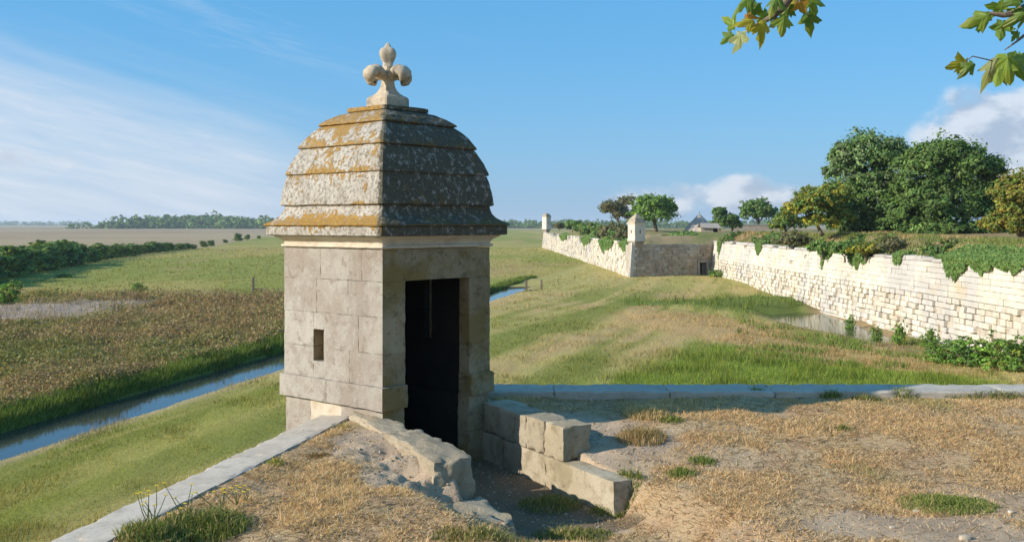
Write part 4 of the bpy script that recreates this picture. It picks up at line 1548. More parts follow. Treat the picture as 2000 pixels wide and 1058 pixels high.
def build_far_bastion():
    r = np.random.default_rng(23)
    t = thing('far_bastion', 'distant white stone bastion with ragged top and sloping sunlit face', 'bastion', (*BAST_F, 0))
    TOP = 3.55
    L, at, d, n, flip = wall_frame(BAST_F, BAST_S, 0.10, TOP)
    ss = np.linspace(0, L, 260)
    top = TOP - 0.9 * sst(fbm(ss * 0.16, ss * 0, 71), 0.5, 0.72) - 0.5 * sst(vn(ss * 0.6, ss * 0, 73), 0.6, 0.9)
    top = np.where((ss < 1.5) | (ss > L - 4), TOP, top)
    V = np.concatenate([at(ss, np.full(260, -0.10), np.full(260, -0.5)), at(ss, np.full(260, -0.10), top - 0.1), at(ss, np.full(260, -1.2), top - 0.1)])
    k = np.arange(259)
    Q = np.concatenate([np.stack([k, k + 1, k + 261, k + 260], -1), np.stack([k + 260, k + 261, k + 521, k + 520], -1)])
    obj('wall_core', V, Q, M['core'], t)
    zs = np.arange(-0.3, TOP + 0.01, 0.32)
    zs[-1] = TOP
    st = lay_courses(L, list(zs), lambda z: 0.80, r, lambda z: 0.05, lambda z: 0.06)
    tt = lambda s: np.interp(s, ss, top)
    st = [q for q in st if q[3] < tt((q[0] + q[1]) / 2) + 0.15]
    V, f, tn = stone_boxes(at, st, flip, r, 0.02)
    tag(obj('stone_courses', V, f, M['ashlar'], t, attrs={'tint': tn}), kind='stuff')
    # shaded flank with a small doorway
    K = np.array([22.3, 111.6])
    L2, at2, d2, n2, flip2 = wall_frame(BAST_F, K, 0.06, TOP)
    s_at = lambda px: None
    # door position along the flank
    def s_of(px):
        m = (px - 1000) / F
        return (m * BAST_F[1] - BAST_F[0]) / (d2[0] - m * d2[1])
    d0, d1 = s_of(1364.5), s_of(1378.5)
    dz = 1.34
    for (a, b, z0, z1) in ((0.05, d0, -0.5, TOP - 0.25), (d1, L2, -0.5, TOP - 0.25), (d0, d1, dz, TOP - 0.25)):
        p = UNIT_BOX.copy()
        V = at2(a + p[:, 0] * (b - a), np.where(p[:, 1] > 0.5, -0.10, -1.4), z0 + p[:, 2] * (z1 - z0))
        obj('flank_core', V, BOX_Q[:, ::-1] if flip2 else BOX_Q, M['core'], t)
    p = UNIT_BOX.copy()
    V = at2(d0 - 0.3 + p[:, 0] * (d1 - d0 + 0.6), np.where(p[:, 1] > 0.5, -0.9, -1.3), -0.3 + p[:, 2] * 2)
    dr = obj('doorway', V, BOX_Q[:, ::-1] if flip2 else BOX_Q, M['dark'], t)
    for (a, b, z0, z1) in ((d0 - 0.22, d0, -0.1, dz), (d1, d1 + 0.22, -0.1, dz), (d0 - 0.22, d1 + 0.22, dz, dz + 0.24)):
        V = at2(a + p[:, 0] * (b - a), np.where(p[:, 1] > 0.5, 0.06, -0.5), z0 + p[:, 2] * (z1 - z0))
        obj('door_frame', V, BOX_Q[:, ::-1] if flip2 else BOX_Q, M['tower'], dr)
    zs = list(np.arange(-0.3, TOP - 0.1, 0.33))
    st = lay_courses(L2, zs, lambda z: 0.62, r, lambda z: 0.04, lambda z: 0.05, 0.5)
    st = [q for q in st if not (q[1] > d0 - 0.22 and q[0] < d1 + 0.22 and q[2] < dz + 0.22)]
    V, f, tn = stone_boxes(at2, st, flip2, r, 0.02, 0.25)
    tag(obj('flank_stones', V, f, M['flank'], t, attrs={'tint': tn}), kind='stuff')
    # bright quoins of the corner
    z = -0.3
    k = 0
    while z < TOP:
        hh = 0.34
        w0, w1 = (0.75, 0.45) if k % 2 else (0.45, 0.75)
        o = (TOP - z - hh / 2) * 0.10
        c = BAST_F + n * (o + 0.03) + n2 * (o * 0.6 + 0.03)
        V, Q, T = chamfer_box((0, 0, z + 0.01), (w0, w1, min(z + hh, TOP) - 0.01), 0.02, 0.01, r)
        V = np.column_stack([c[0] + d2[0] * V[:, 0] + d[0] * V[:, 1], c[1] + d2[1] * V[:, 0] + d[1] * V[:, 1], V[:, 2]])
        obj('quoin', V, [Q, T], M['ashlar'], t)
        z += hh
        k += 1
    return at, at2, tt, L


FACE_AT, FLANK_AT, FACE_TOP, FACE_L = build_far_bastion()


BANK_GRASS = []


def build_banks():
    # earth behind the curtain wall
    ys = np.linspace(26, 113, 150)
    us = np.concatenate([np.linspace(0, 6, 40, endpoint=False), np.linspace(6, 70, 30)])
    U, Yg = np.meshgrid(us, ys)
    X = 22.75 - (Yg - 26) * 0.0094 + 0.12 + U

    def bz(X, Yg, U):
        z = 3.52 + 1.0 * sst(U + 1.2 * (vn(Yg * 0.35, U * 0.3, 83) - 0.5), 0.0, 2.6) + (fbm(X * 0.5, Yg * 0.5, 81) - 0.5) * 0.5 * sst(U, 0.2, 2)
        return z + 0.3 * np.exp(-((Yg - 74) / 5) ** 2) * sst(U, 1, 3)
    Z = bz(X, Yg, U)
    n1 = fbm(X * 0.6, Yg * 0.6, 85)
    C = lerp([0.34, 0.25, 0.12], [0.21, 0.20, 0.065], sst(n1, 0.45, 0.65))
    C = lerp(C, [0.27, 0.19, 0.11], sst(fbm(X * 0.3, Yg * 0.2, 87), 0.55, 0.7))
    r = np.random.default_rng(44)
    N = 30000
    yb = 40 + 70 * r.random(N) ** 1.3
    ub = r.uniform(0.1, 5.5, N)
    xb = 22.75 - (yb - 26) * 0.0094 + 0.12 + ub
    nb = fbm(xb * 0.6, yb * 0.6, 85)
    cb = lerp([0.40, 0.30, 0.14], [0.20, 0.235, 0.065], sst(nb, 0.38, 0.56)) * r.uniform(0.7, 1.3, (N, 1))
    BANK_GRASS.append((np.stack([xb, yb, bz(xb, yb, ub) - 0.02], -1), r.uniform(0.08, 0.26, N), 0.0010 * yb * r.uniform(0.6, 1.4, N), r.uniform(0.1, 0.8, N), cb))
    n = len(us)
    m = len(ys)
    i = np.arange(m - 1)[:, None] * n
    j = np.arange(n - 1)[None, :]
    Q = np.stack([i + j, i + j + 1, i + n + j + 1, i + n + j], -1).reshape(-1, 4)
    tag(obj('rampart_earth', np.stack([X, Yg, Z], -1).reshape(-1, 3), Q, M['ground'], col=C.reshape(-1, 3), smooth=True),
        'dry grassy earth bank on top of the curtain wall', kind='structure')
    # top of the far bastion
    K = np.array([22.3, 111.6])
    s = np.concatenate([np.linspace(0, 0.25, 40, endpoint=False), np.linspace(0.25, 1, 40)])
    v = np.linspace(0, 1, 110)
    front = np.stack([np.interp(s, [0, 0.25, 1], [BAST_F[0] + 0.3, K[0], 110]), np.interp(s, [0, 0.25, 1], [BAST_F[1] + 0.8, K[1] + 0.6, 112])], -1)
    back = np.stack([np.interp(s, [0, 0.25, 1], [BAST_S[0] + 0.5, 40, 140]), np.interp(s, [0, 0.25, 1], [BAST_S[1] - 0.8, 240, 240])], -1)
    G = front[None] * (1 - v[:, None, None]) + back[None] * v[:, None, None]
    X, Yg = G[..., 0], G[..., 1]
    ds = np.minimum(s[None, :] * 60, v[:, None] * 120)
    Z = 3.15 + 1.1 * sst(ds, 0, 4.5) + (fbm(X * 0.3, Yg * 0.3, 91) - 0.5) * 0.5
    n1 = fbm(X * 0.3, Yg * 0.3, 93)
    C = lerp([0.34, 0.25, 0.13], [0.19, 0.195, 0.06], sst(n1, 0.42, 0.62))
    n = len(s)
    m = len(v)
    i = np.arange(m - 1)[:, None] * n
    j = np.arange(n - 1)[None, :]
    Q = np.stack([i + j, i + j + 1, i + n + j + 1, i + n + j], -1).reshape(-1, 4)
    tag(obj('bastion_earth', np.stack([X, Yg, Z], -1).reshape(-1, 3), Q, M['ground'], col=C.reshape(-1, 3), smooth=True),
        'grassy top of the far bastion', kind='structure')


build_banks()


def turret(label, cx, cy, rot, z0, hw, hb, hr, dome):
    t = thing('sentry_turret', label, 'turret', (cx, cy, z0))
    cr, sr = math.cos(rot), math.sin(rot)

    def pl(V):
        return np.column_stack([cx + V[:, 0] * cr - V[:, 1] * sr, cy + V[:, 0] * sr + V[:, 1] * cr, V[:, 2]])
    V, Q, T = square_lathe([(hw * 0.35, z0 - 1.1), (hw * 0.8, z0 - 0.3), (hw * 1.06, z0 - 0.02)], 6)
    obj('corbel', pl(V), [Q, T], M['tower'], t)
    V, Q, T = square_lathe([(hw * 1.08, z0 - 0.02), (hw * 1.08, z0 + 0.18), (hw, z0 + 0.22), (hw, z0 + hb)], 6)
    obj('body', pl(V), [Q, T], M['ashlar'], t)
    V, Q, T = square_lathe([(hw * 1.02, z0 + hb), (hw * 1.10, z0 + hb + 0.03), (hw * 1.12, z0 + hb + 0.12)], 6)
    obj('cornice', pl(V), [Q, T], M['cornice'], t)
    if dome:
        pr = [(hw * 1.12, z0 + hb + 0.12), (hw * 0.98, z0 + hb + hr * 0.4), (hw * 0.7, z0 + hb + hr * 0.8), (hw * 0.35, z0 + hb + hr), (hw * 0.1, z0 + hb + hr * 1.06)]
    else:
        pr = [(hw * 1.12, z0 + hb + 0.12), (hw * 0.80, z0 + hb + 0.12 + hr * 0.42), (hw * 0.36, z0 + hb + hr * 0.82), (hw * 0.06, z0 + hb + hr)]
    V, Q, T = square_lathe(pr, 6)
    obj('roof', pl(V), [Q, T], M['block'], t)
    for (ax, ay) in ((-1, 0), (0, -1)):
        p = (UNIT_BOX - [0.5, 0.5, 0]) * [0.03 if ax else 0.12, 0.12 if ax else 0.03, 0.36]
        p = p + [ax * (hw + 0.002), ay * (hw + 0.002), z0 + hb * 0.45]
        obj('slot', pl(p), BOX_Q, M['dark'], t)


turret('pale square turret with pointed roof on the corner of the far bastion', 13.1, 107.75, R(28), 3.72, 0.66, 1.72, 1.15, False)
turret('tiny grey turret at the farthest tip of the white bastion', 7.9, 234.2, R(40), 4.3, 0.72, 2.7, 0.85, True)


def build_hut():
    Y = 150.0
    ax = P(1366, 418, Y)
    z0 = 3.9
    t = thing('conical_hut', 'conical grey stone roof of a hut on the far bastion', 'hut', (ax[0], Y, z0))
    hgt = ax[2] - z0
    nr = 13
    for k in range(nr):
        a = k / nr
        b = (k + 1) / nr
        ra = 2.75 * (1 - a) ** 0.95 + 0.10
        rb = 2.75 * (1 - b) ** 0.95 + 0.07
        n = 28
        V = []
        for (rr, z) in ((ra, z0 + hgt * a), (rb + 0.015, z0 + hgt * b)):
            for q in range(n):
                th = 2 * math.pi * q / n
                V.append((ax[0] + rr * math.cos(th), Y + rr * math.sin(th), z))
        Q = [[q, (q + 1) % n, n + (q + 1) % n, n + q] for q in range(n)]
        V += [(ax[0], Y, z0 + hgt * a), (ax[0], Y, z0 + hgt * b)]
        T = [[2 * n, (q + 1) % n, q] for q in range(n)] + [[2 * n + 1, n + q, n + (q + 1) % n] for q in range(n)]
        obj('roof_course', V, [np.array(Q), np.array(T)], M['slate'], t)
    V, Q, T = tube([ax + [0, 0, -0.1], ax + [0, 0, 0.45]], [0.07, 0.02], 6)
    obj('spike', V, [Q, T], M['wood'], t)
    # small shed in front
    Y = 146.0
    l, rr = P(1369, 455, Y), P(1393, 455, Y)
    t = thing('stone_shed', 'little plastered shed with low roof beside the conical hut', 'shed', (l[0], Y, 4.0))
    V, Q, T = chamfer_box((l[0], Y, 3.6), (rr[0], Y + 2.0, 4.93), 0.02)
    obj('wall', V, [Q, T], M['plaster'], t)
    V, Q, T = chamfer_box((rr[0] + 0.003, Y + 0.5, 3.6), (rr[0] + 0.75, Y + 2.0, 4.84), 0.02)
    obj('shed_opening_shade', V, [Q, T], M['dark'], t)  # shade of the shed's opening, built as a near-black block
    V = [(l[0] - 0.15, Y - 0.25, 4.92), (rr[0] + 1.1, Y - 0.25, 4.82), (rr[0] + 0.9, Y + 1.2, 5.48), (l[0] + 0.1, Y + 1.2, 5.52), (rr[0] + 1.1, Y + 2.4, 4.82), (l[0] - 0.15, Y + 2.4, 4.92)]
    V = np.array(V)
    V2 = V + [0, 0, 0.10]
    Q = [[0, 1, 2, 3], [3, 2, 4, 5]]
    Q2 = [[6, 9, 8, 7], [9, 11, 10, 8], [0, 6, 7, 1], [5, 4, 10, 11]]
    obj('roof', np.concatenate([V, V2]), np.array([q[::-1] for q in Q + Q2]), M['slate'], t)
    # long wall in shade; the shade is put into its dark masonry colour
    Y = 165.0
    a, b = P(1432, 447, Y), P(1532, 447, Y)
    t = thing('garden_wall', 'long low stone wall, coloured dark for shade, below the small trees behind the rampart', 'wall', (a[0], Y, 4.0))
    V, Q, T = chamfer_box((a[0], Y, 3.6), (b[0], Y + 0.5, 5.3), 0.03)
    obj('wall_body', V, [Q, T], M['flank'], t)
    V, Q, T = chamfer_box((a[0] - 0.1, Y - 0.1, 5.303), (b[0] + 0.1, Y + 0.6, 5.42), 0.03)
    obj('coping', V, [Q, T], M['grey_cap'], t)


build_hut()


# ------------------------------------------------------------------ trees behind the rampart
def build_trees():
    Y = 80
    tree('tall_tree', 'tallest grey green tree with airy crown behind the curtain wall', P(1700, 470, Y),
         [lobe(1690, 302, 66, 52, Y), lobe(1652, 330, 42, 48, Y), lobe(1742, 312, 46, 48, Y + 1), lobe(1694, 375, 72, 50, Y), lobe(1650, 410, 46, 40, Y - 1), lobe(1705, 430, 56, 42, Y), lobe(1660, 445, 40, 26, Y)],
         24000, 0.26, GR['grey'] + GR['mid'], 101, 0.22, bark='pale_bark', per=22, inner=0.25, spread=0.5)
    Y = 76
    tree('broad_tree', 'broadest dark green tree with dense low crown behind the curtain wall', P(1850, 478, Y),
         [lobe(1852, 318, 74, 56, Y), lobe(1800, 345, 62, 62, Y), lobe(1905, 345, 58, 55, Y), lobe(1785, 410, 62, 58, Y), lobe(1855, 400, 88, 66, Y), lobe(1925, 395, 44, 58, Y), lobe(1790, 448, 50, 30, Y - 1), lobe(1745, 440, 36, 34, Y - 0.5), lobe(1830, 455, 50, 26, Y - 2),
          lobe(1870, 452, 70, 28, Y - 1.5), lobe(1935, 455, 40, 26, Y - 1)],
         34000, 0.27, GR['dark'] + GR['mid'], 103, 0.32, per=24, inner=0.3, spread=0.48)
    Y = 64
    tree('amber_tree', 'amber tinged tree cut by the right edge of the picture', P(1995, 478, Y),
         [lobe(1985, 395, 52, 62, Y), lobe(2015, 365, 50, 45, Y), lobe(2035, 430, 60, 50, Y), lobe(1965, 440, 40, 36, Y)],
         15000, 0.20, GR['amber'], 105, 0.2, per=22, inner=0.3)
    Y = 76
    tree('yellowing_tree', 'small yellowing tree with leaning trunk left of the tall trees', P(1607, 460, Y),
         [lobe(1588, 398, 44, 38, Y), lobe(1558, 408, 30, 22, Y), lobe(1628, 385, 34, 38, Y), lobe(1600, 432, 36, 18, Y), lobe(1640, 425, 26, 26, Y)],
         9500, 0.22, GR['yellow'] + GR['mid'][:2], 107, 0.12, per=22, inner=0.3, lean=(-0.6, 0, 0.9))
    Y = 88
    tree('thicket_tree', 'dark thicket tree filling the gap under the tallest tree', P(1668, 468, Y), [lobe(1668, 425, 34, 34, Y), lobe(1640, 438, 26, 24, Y), lobe(1700, 440, 36, 26, Y)], 5000, 0.25, GR['dark'] + GR['mid'], 121, 0.14, per=20)
    tree('thicket_tree', 'dark thicket tree between the tallest tree and the broad tree', P(1745, 468, Y), [lobe(1745, 410, 36, 46, Y), lobe(1730, 442, 34, 24, Y), lobe(1775, 440, 34, 26, Y)], 5600, 0.25, GR['dark'] + GR['mid'], 123, 0.14, per=20)
    Y = 95
    tree('thicket_tree', 'low olive tree left of the yellowing tree', P(1535, 458, Y), [lobe(1535, 432, 24, 20, Y), lobe(1556, 438, 20, 16, Y), lobe(1515, 442, 18, 12, Y)], 3600, 0.24, GR['mid'] + GR['yellow'][1:3], 125, 0.10, per=20)
    Y = 172
    tree('field_tree', 'mid green rounded tree above the dark low wall', P(1482, 445, Y), [lobe(1482, 410, 30, 24, Y), lobe(1466, 420, 20, 16, Y), lobe(1500, 418, 18, 18, Y)],
         5000, 0.38, GR['mid'], 109, 0.25, per=20)
    Y = 160
    tree('upright_tree', 'small upright tree just right of the shed', P(1405, 450, Y), [lobe(1405, 420, 14, 18, Y), lobe(1408, 436, 18, 12, Y)], 3000, 0.34, GR['mid'], 111, 0.18, per=20)
    tree('low_dark_tree', 'low dark bushy tree between upright tree and rounded tree', P(1430, 452, Y), [lobe(1430, 430, 16, 15, Y), lobe(1438, 440, 12, 10, Y)], 2600, 0.34, GR['dark'], 113, 0.18, per=20)
    Y = 150
    tree('round_tree', 'bright green round tree behind the pointed turret', P(1280, 452, Y), [lobe(1276, 405, 40, 27, Y), lobe(1296, 412, 28, 26, Y), lobe(1256, 418, 24, 22, Y), lobe(1280, 424, 42, 16, Y)],
         9000, 0.32, GR['bright'] + GR['mid'], 115, 0.3, per=22)
    Y = 165
    tree('thin_tree', 'thin brownish tree left of the round bright tree', P(1208, 452, Y), [lobe(1200, 408, 28, 20, Y), lobe(1224, 394, 20, 15, Y), lobe(1215, 420, 26, 16, Y), lobe(1186, 402, 14, 12, Y)],
         4200, 0.30, GR['brown'], 117, 0.22, per=14, inner=0.2, spread=0.6)
    # bushes on the far bastion
    for i, (x, y, rx, ry, Y, n, c, lab) in enumerate([
            (1118, 440, 14, 11, 205, 1500, 'mid', 'small round bush nearest the tiny farthest turret'),
            (1092, 442, 12, 6, 215, 900, 'brown', 'low brownish bush beside the tiny farthest turret'),
            (1158, 450, 22, 13, 168, 2200, 'ivy', 'green bush on the far bastion below the thin brownish tree'),
            (1196, 452, 26, 16, 140, 2600, 'brown', 'dull olive bush on the far bastion left of the pointed turret'),
            (1220, 455, 16, 16, 120, 1800, 'brown', 'dull olive bush touching the pointed turret'),
            (1140, 446, 18, 10, 190, 1800, 'mid', 'green bush midway along the far bastion top'),
            (1178, 456, 22, 13, 150, 2200, 'ivy', 'leafy bush overhanging the far bastion face'),
            (1210, 462, 20, 12, 125, 1800, 'mid', 'leafy bush just below the dull olive ones near the turret'),
            (1338, 462, 36, 8, 118, 3200, 'ivy', 'spreading dark green bramble on top of the shaded flank'),
            (1300, 466, 18, 6, 116, 1200, 'dark', 'low dark bramble on the flank just right of the turret'),
            (1552, 468, 28, 16, 82, 2600, 'brown', 'olive brown bush on the curtain wall left of the leaning trunk'),
            (1605, 482, 26, 13, 72, 2600, 'ivy', 'green bush spilling over the curtain wall below the leaning trunk'),
            (1650, 485, 28, 15, 67, 2600, 'mid', 'green bush on the wall top below the tallest tree'),
            (1690, 486, 30, 12, 64, 2400, 'yellow', 'yellowish bush on the wall top below the broad tree'),
            (1740, 478, 30, 12, 62, 1800, 'brown', 'dry brown brush on the wall top under the broad tree')]):
        Lb = [lobe(x, y, rx, ry, Y), lobe(x + rx * 0.5, y + ry * 0.3, rx * 0.6, ry * 0.7, Y), lobe(x - rx * 0.5, y + ry * 0.3, rx * 0.6, ry * 0.7, Y)]
        V, Q, C = crown(Lb, n, 0.0022 * Y, GR[c], 200 + i, per=16, inner=0.2)
        b = P(x, y + ry, Y)
        t = thing('bush', lab, 'bush', b)
        obj('foliage', V, Q, M['leaf'], t, col=C)
        g = limb_set(b - [0, 0, 0.4], Lb, 0.06, 200 + i, 4)
        V, f = g.out()
        obj('stems', V, f, M['bark'], t)


build_trees()


def ivy(at, s, w, hang, top, n, label, seed, size=0.16, mound=0.35, group=None):
    r = np.random.default_rng(seed)
    t = thing('ivy', label, 'ivy', at(np.array([s]), np.array([0.0]), np.array([top]))[0], group)
    k = r.random(n)
    dn = hang * k ** 1.4
    fr = np.sin((np.linspace(0, 1, 5))) if False else None
    tong = 0.35 + 0.65 * vn(np.linspace(0, 6, 64) + seed, np.zeros(64), seed)
    u = r.uniform(-1, 1, n)
    hg = np.interp(u, np.linspace(-1, 1, 64), tong) * (1 - u ** 2 * 0.5)
    dn = dn * hg
    ss = s + u * w * (1 - 0.45 * dn / max(hang, 0.1))
    oo = 0.06 + r.uniform(0, 0.16, n) * (1 - dn / (hang + 0.1))
    dn = dn * 1.25
    zz = top + 0.12 - dn
    on = r.random(n) < 0.4
    zz = np.where(on, top + r.uniform(0, mound, n) * (1 - u ** 2), zz)
    oo = np.where(on, -r.uniform(-0.1, 0.8, n), oo)
    c = at(ss, oo, zz)
    nr = unit(np.array([-0.8, -0.25, 0.5]) + r.normal(size=(n, 3)) * 0.5)
    V, Q = leaf_quads(c, nr, size * r.uniform(0.6, 1.3, n), r)
    cols = np.array(GR['ivy'])[r.integers(0, 3, n)] * r.uniform(0.75, 1.25, (n, 1))
    obj('leaves', V, Q, M['leaf'], t, col=np.repeat(cols, 4, 0))
    g = Geo()
    for q in range(5):
        s0 = s + r.uniform(-0.6, 0.6) * w
        zz = np.linspace(top + 0.15, top - hang * 0.6, 5)
        p = at(s0 + np.cumsum(r.normal(0, 0.05, 5)), np.array([-0.2, 0.09, 0.07, 0.06, 0.05]), zz)
        g.add(*tube(p, np.linspace(0.025, 0.008, 5), 5))
    V, f = g.out()
    obj('stems', V, f, M['bark'], t)


for i, (Yc, w, hang, n, lab) in enumerate([
        (108.0, 0.9, 1.9, 900, 'long ivy tongue hanging in the inner corner beside the shaded flank'),
        (91.5, 1.2, 1.1, 900, 'small ivy patch hanging on the curtain wall second from the inner corner'),
        (72.8, 1.6, 1.3, 1500, 'ivy hanging over the curtain wall under the bush by the leaning trunk'),
        (66.0, 2.0, 1.2, 1700, 'ivy with several tips hanging below the tallest tree'),
        (59.3, 0.7, 0.8, 600, 'narrow ivy tip left of the bare grey coping'),
        (51.8, 1.4, 1.6, 1900, 'pointed ivy tongue hanging lowest on the nearer curtain wall'),
        (49.0, 1.3, 0.7, 1500, 'short ivy fringe just right of the pointed tongue'),
        (46.3, 1.6, 0.5, 1500, 'ivy mat on the wall top nearest the right edge')]):
    ivy(CURT_AT, (Yc - 26.0) * 1.00005, w, hang, 3.66, n, lab, 300 + i)
for i, (s, w, hang, n, lab) in enumerate([
        (5, 3.0, 1.0, 900, 'ivy hanging on the far bastion nearest its turret'),
        (20, 6.5, 1.5, 1700, 'wide ragged ivy curtain in the middle of the far bastion'),
        (42, 6.0, 1.3, 1300, 'ivy patch farther along the bastion below the green bush'),
        (78, 7.0, 1.0, 900, 'faint ivy patch near the far end of the bastion')]):
    ivy(FACE_AT, s, w, hang, 3.3, n, lab, 330 + i, 0.30, 0.6)


# long mats of ivy creeping on the bank above the curtain wall
def bank_mat():
    r = np.random.default_rng(41)
    n = 9000
    yy = r.uniform(40, 54.5, n)
    u = r.uniform(0, 1.8, n) ** 1.1
    x = 22.75 - (yy - 26) * 0.0094 + u - 0.15
    z = 3.70 + 0.75 * sst(u, 0.2, 2.6) + r.uniform(0, 0.16, n)
    nr = unit(np.array([-0.5, -0.3, 0.8]) + r.normal(size=(n, 3)) * 0.5)
    V, Q = leaf_quads(np.stack([x, yy, z], -1), nr, 0.13 * r.uniform(0.6, 1.3, n), r)
    cols = np.array(GR['ivy'])[r.integers(0, 3, n)] * r.uniform(0.7, 1.2, (n, 1))
    tag(obj('ground_ivy', V, Q, M['leaf'], col=np.repeat(cols, 4, 0)), 'ground ivy covering the bank at the right end of the curtain wall', 'ivy', kind='stuff')


bank_mat()


def wall_scrub():
    r = np.random.default_rng(47)
    Lb = []
    for k in range(90):
        yy = 56 + 52 * r.random() ** 1.2
        u = r.uniform(0.2, 1.9)
        if vn(np.array([yy * 0.22]), np.array([0.0]), 121)[0] < 0.36:
            continue
        hh = r.uniform(0.18, 0.5)
        Lb.append((22.75 - (yy - 26) * 0.0094 + u, yy, 3.62 + 0.35 * u + hh * 0.3, r.uniform(0.4, 0.9), r.uniform(0.5, 1.3), hh))
    V, Q, C = crown(Lb, 16000, 0.14, GR['ivy'] + GR['mid'] + GR['brown'], 123, per=16, inner=0.2, low=True)
    tag(obj('rampart_scrub', V, Q, M['leaf'], col=C), 'low green scrub and brambles along the top of the curtain wall', 'scrub', kind='stuff')


wall_scrub()


# ------------------------------------------------------------------ left side: hedgerow, shrubs, posts
def shrub_mesh(seed, n, cols, w=1.0, h=1.0, size=0.16):
    r = np.random.default_rng(seed)
    Lb = [(0, 0, h * 0.50, w * 0.75, w * 0.7, h * 0.50), (0, 0, h * 0.22, w * 0.9, w * 0.9, h * 0.22)]
    for k in range(5):
        a = r.uniform(0, 6.28)
        Lb.append((math.cos(a) * w * 0.45, math.sin(a) * w * 0.45, h * r.uniform(0.35, 0.8), w * r.uniform(0.35, 0.5), w * r.uniform(0.35, 0.5), h * r.uniform(0.22, 0.4)))
    V, Q, C = crown(Lb, n, size, cols, seed, per=18, inner=0.25, low=True)
    V[:, 2] = np.maximum(V[:, 2], 0.02)
    g = limb_set((0, 0, -0.2), Lb, 0.05, seed, 4)
    S, f = g.out()
    return mesh('foliage', V, Q, M['leaf'], col=C), mesh('stems', S, f, M['bark'])


SHRUB = [shrub_mesh(400 + k, 4200, GR['mid'] + GR['dark'][1:] + ([GR['yellow'][1]] if k % 2 else []), 1.5, 3.0, 0.21) for k in range(4)]
LOWSH = [shrub_mesh(420 + k, 2200, GR['mid'] + GR['bright'] * 2 + GR['yellow'][1:2], 0.8, 1.0, 0.075) for k in range(3)]


def put_shrub(kind, k, x, y, sx, sz, label, group=None, name='shrub', cat='shrub', rz=0.0):
    z = float(ground_z(np.array([x]), np.array([y]))[0]) - 0.05
    t = thing(name, label, cat, (x, y, z), group)
    t.rotation_euler.z = rz
    t.scale = (sx, sx, sz)
    f, s = kind[k % len(kind)]
    link('foliage', f, t)
    link('stems', s, t)
    return t


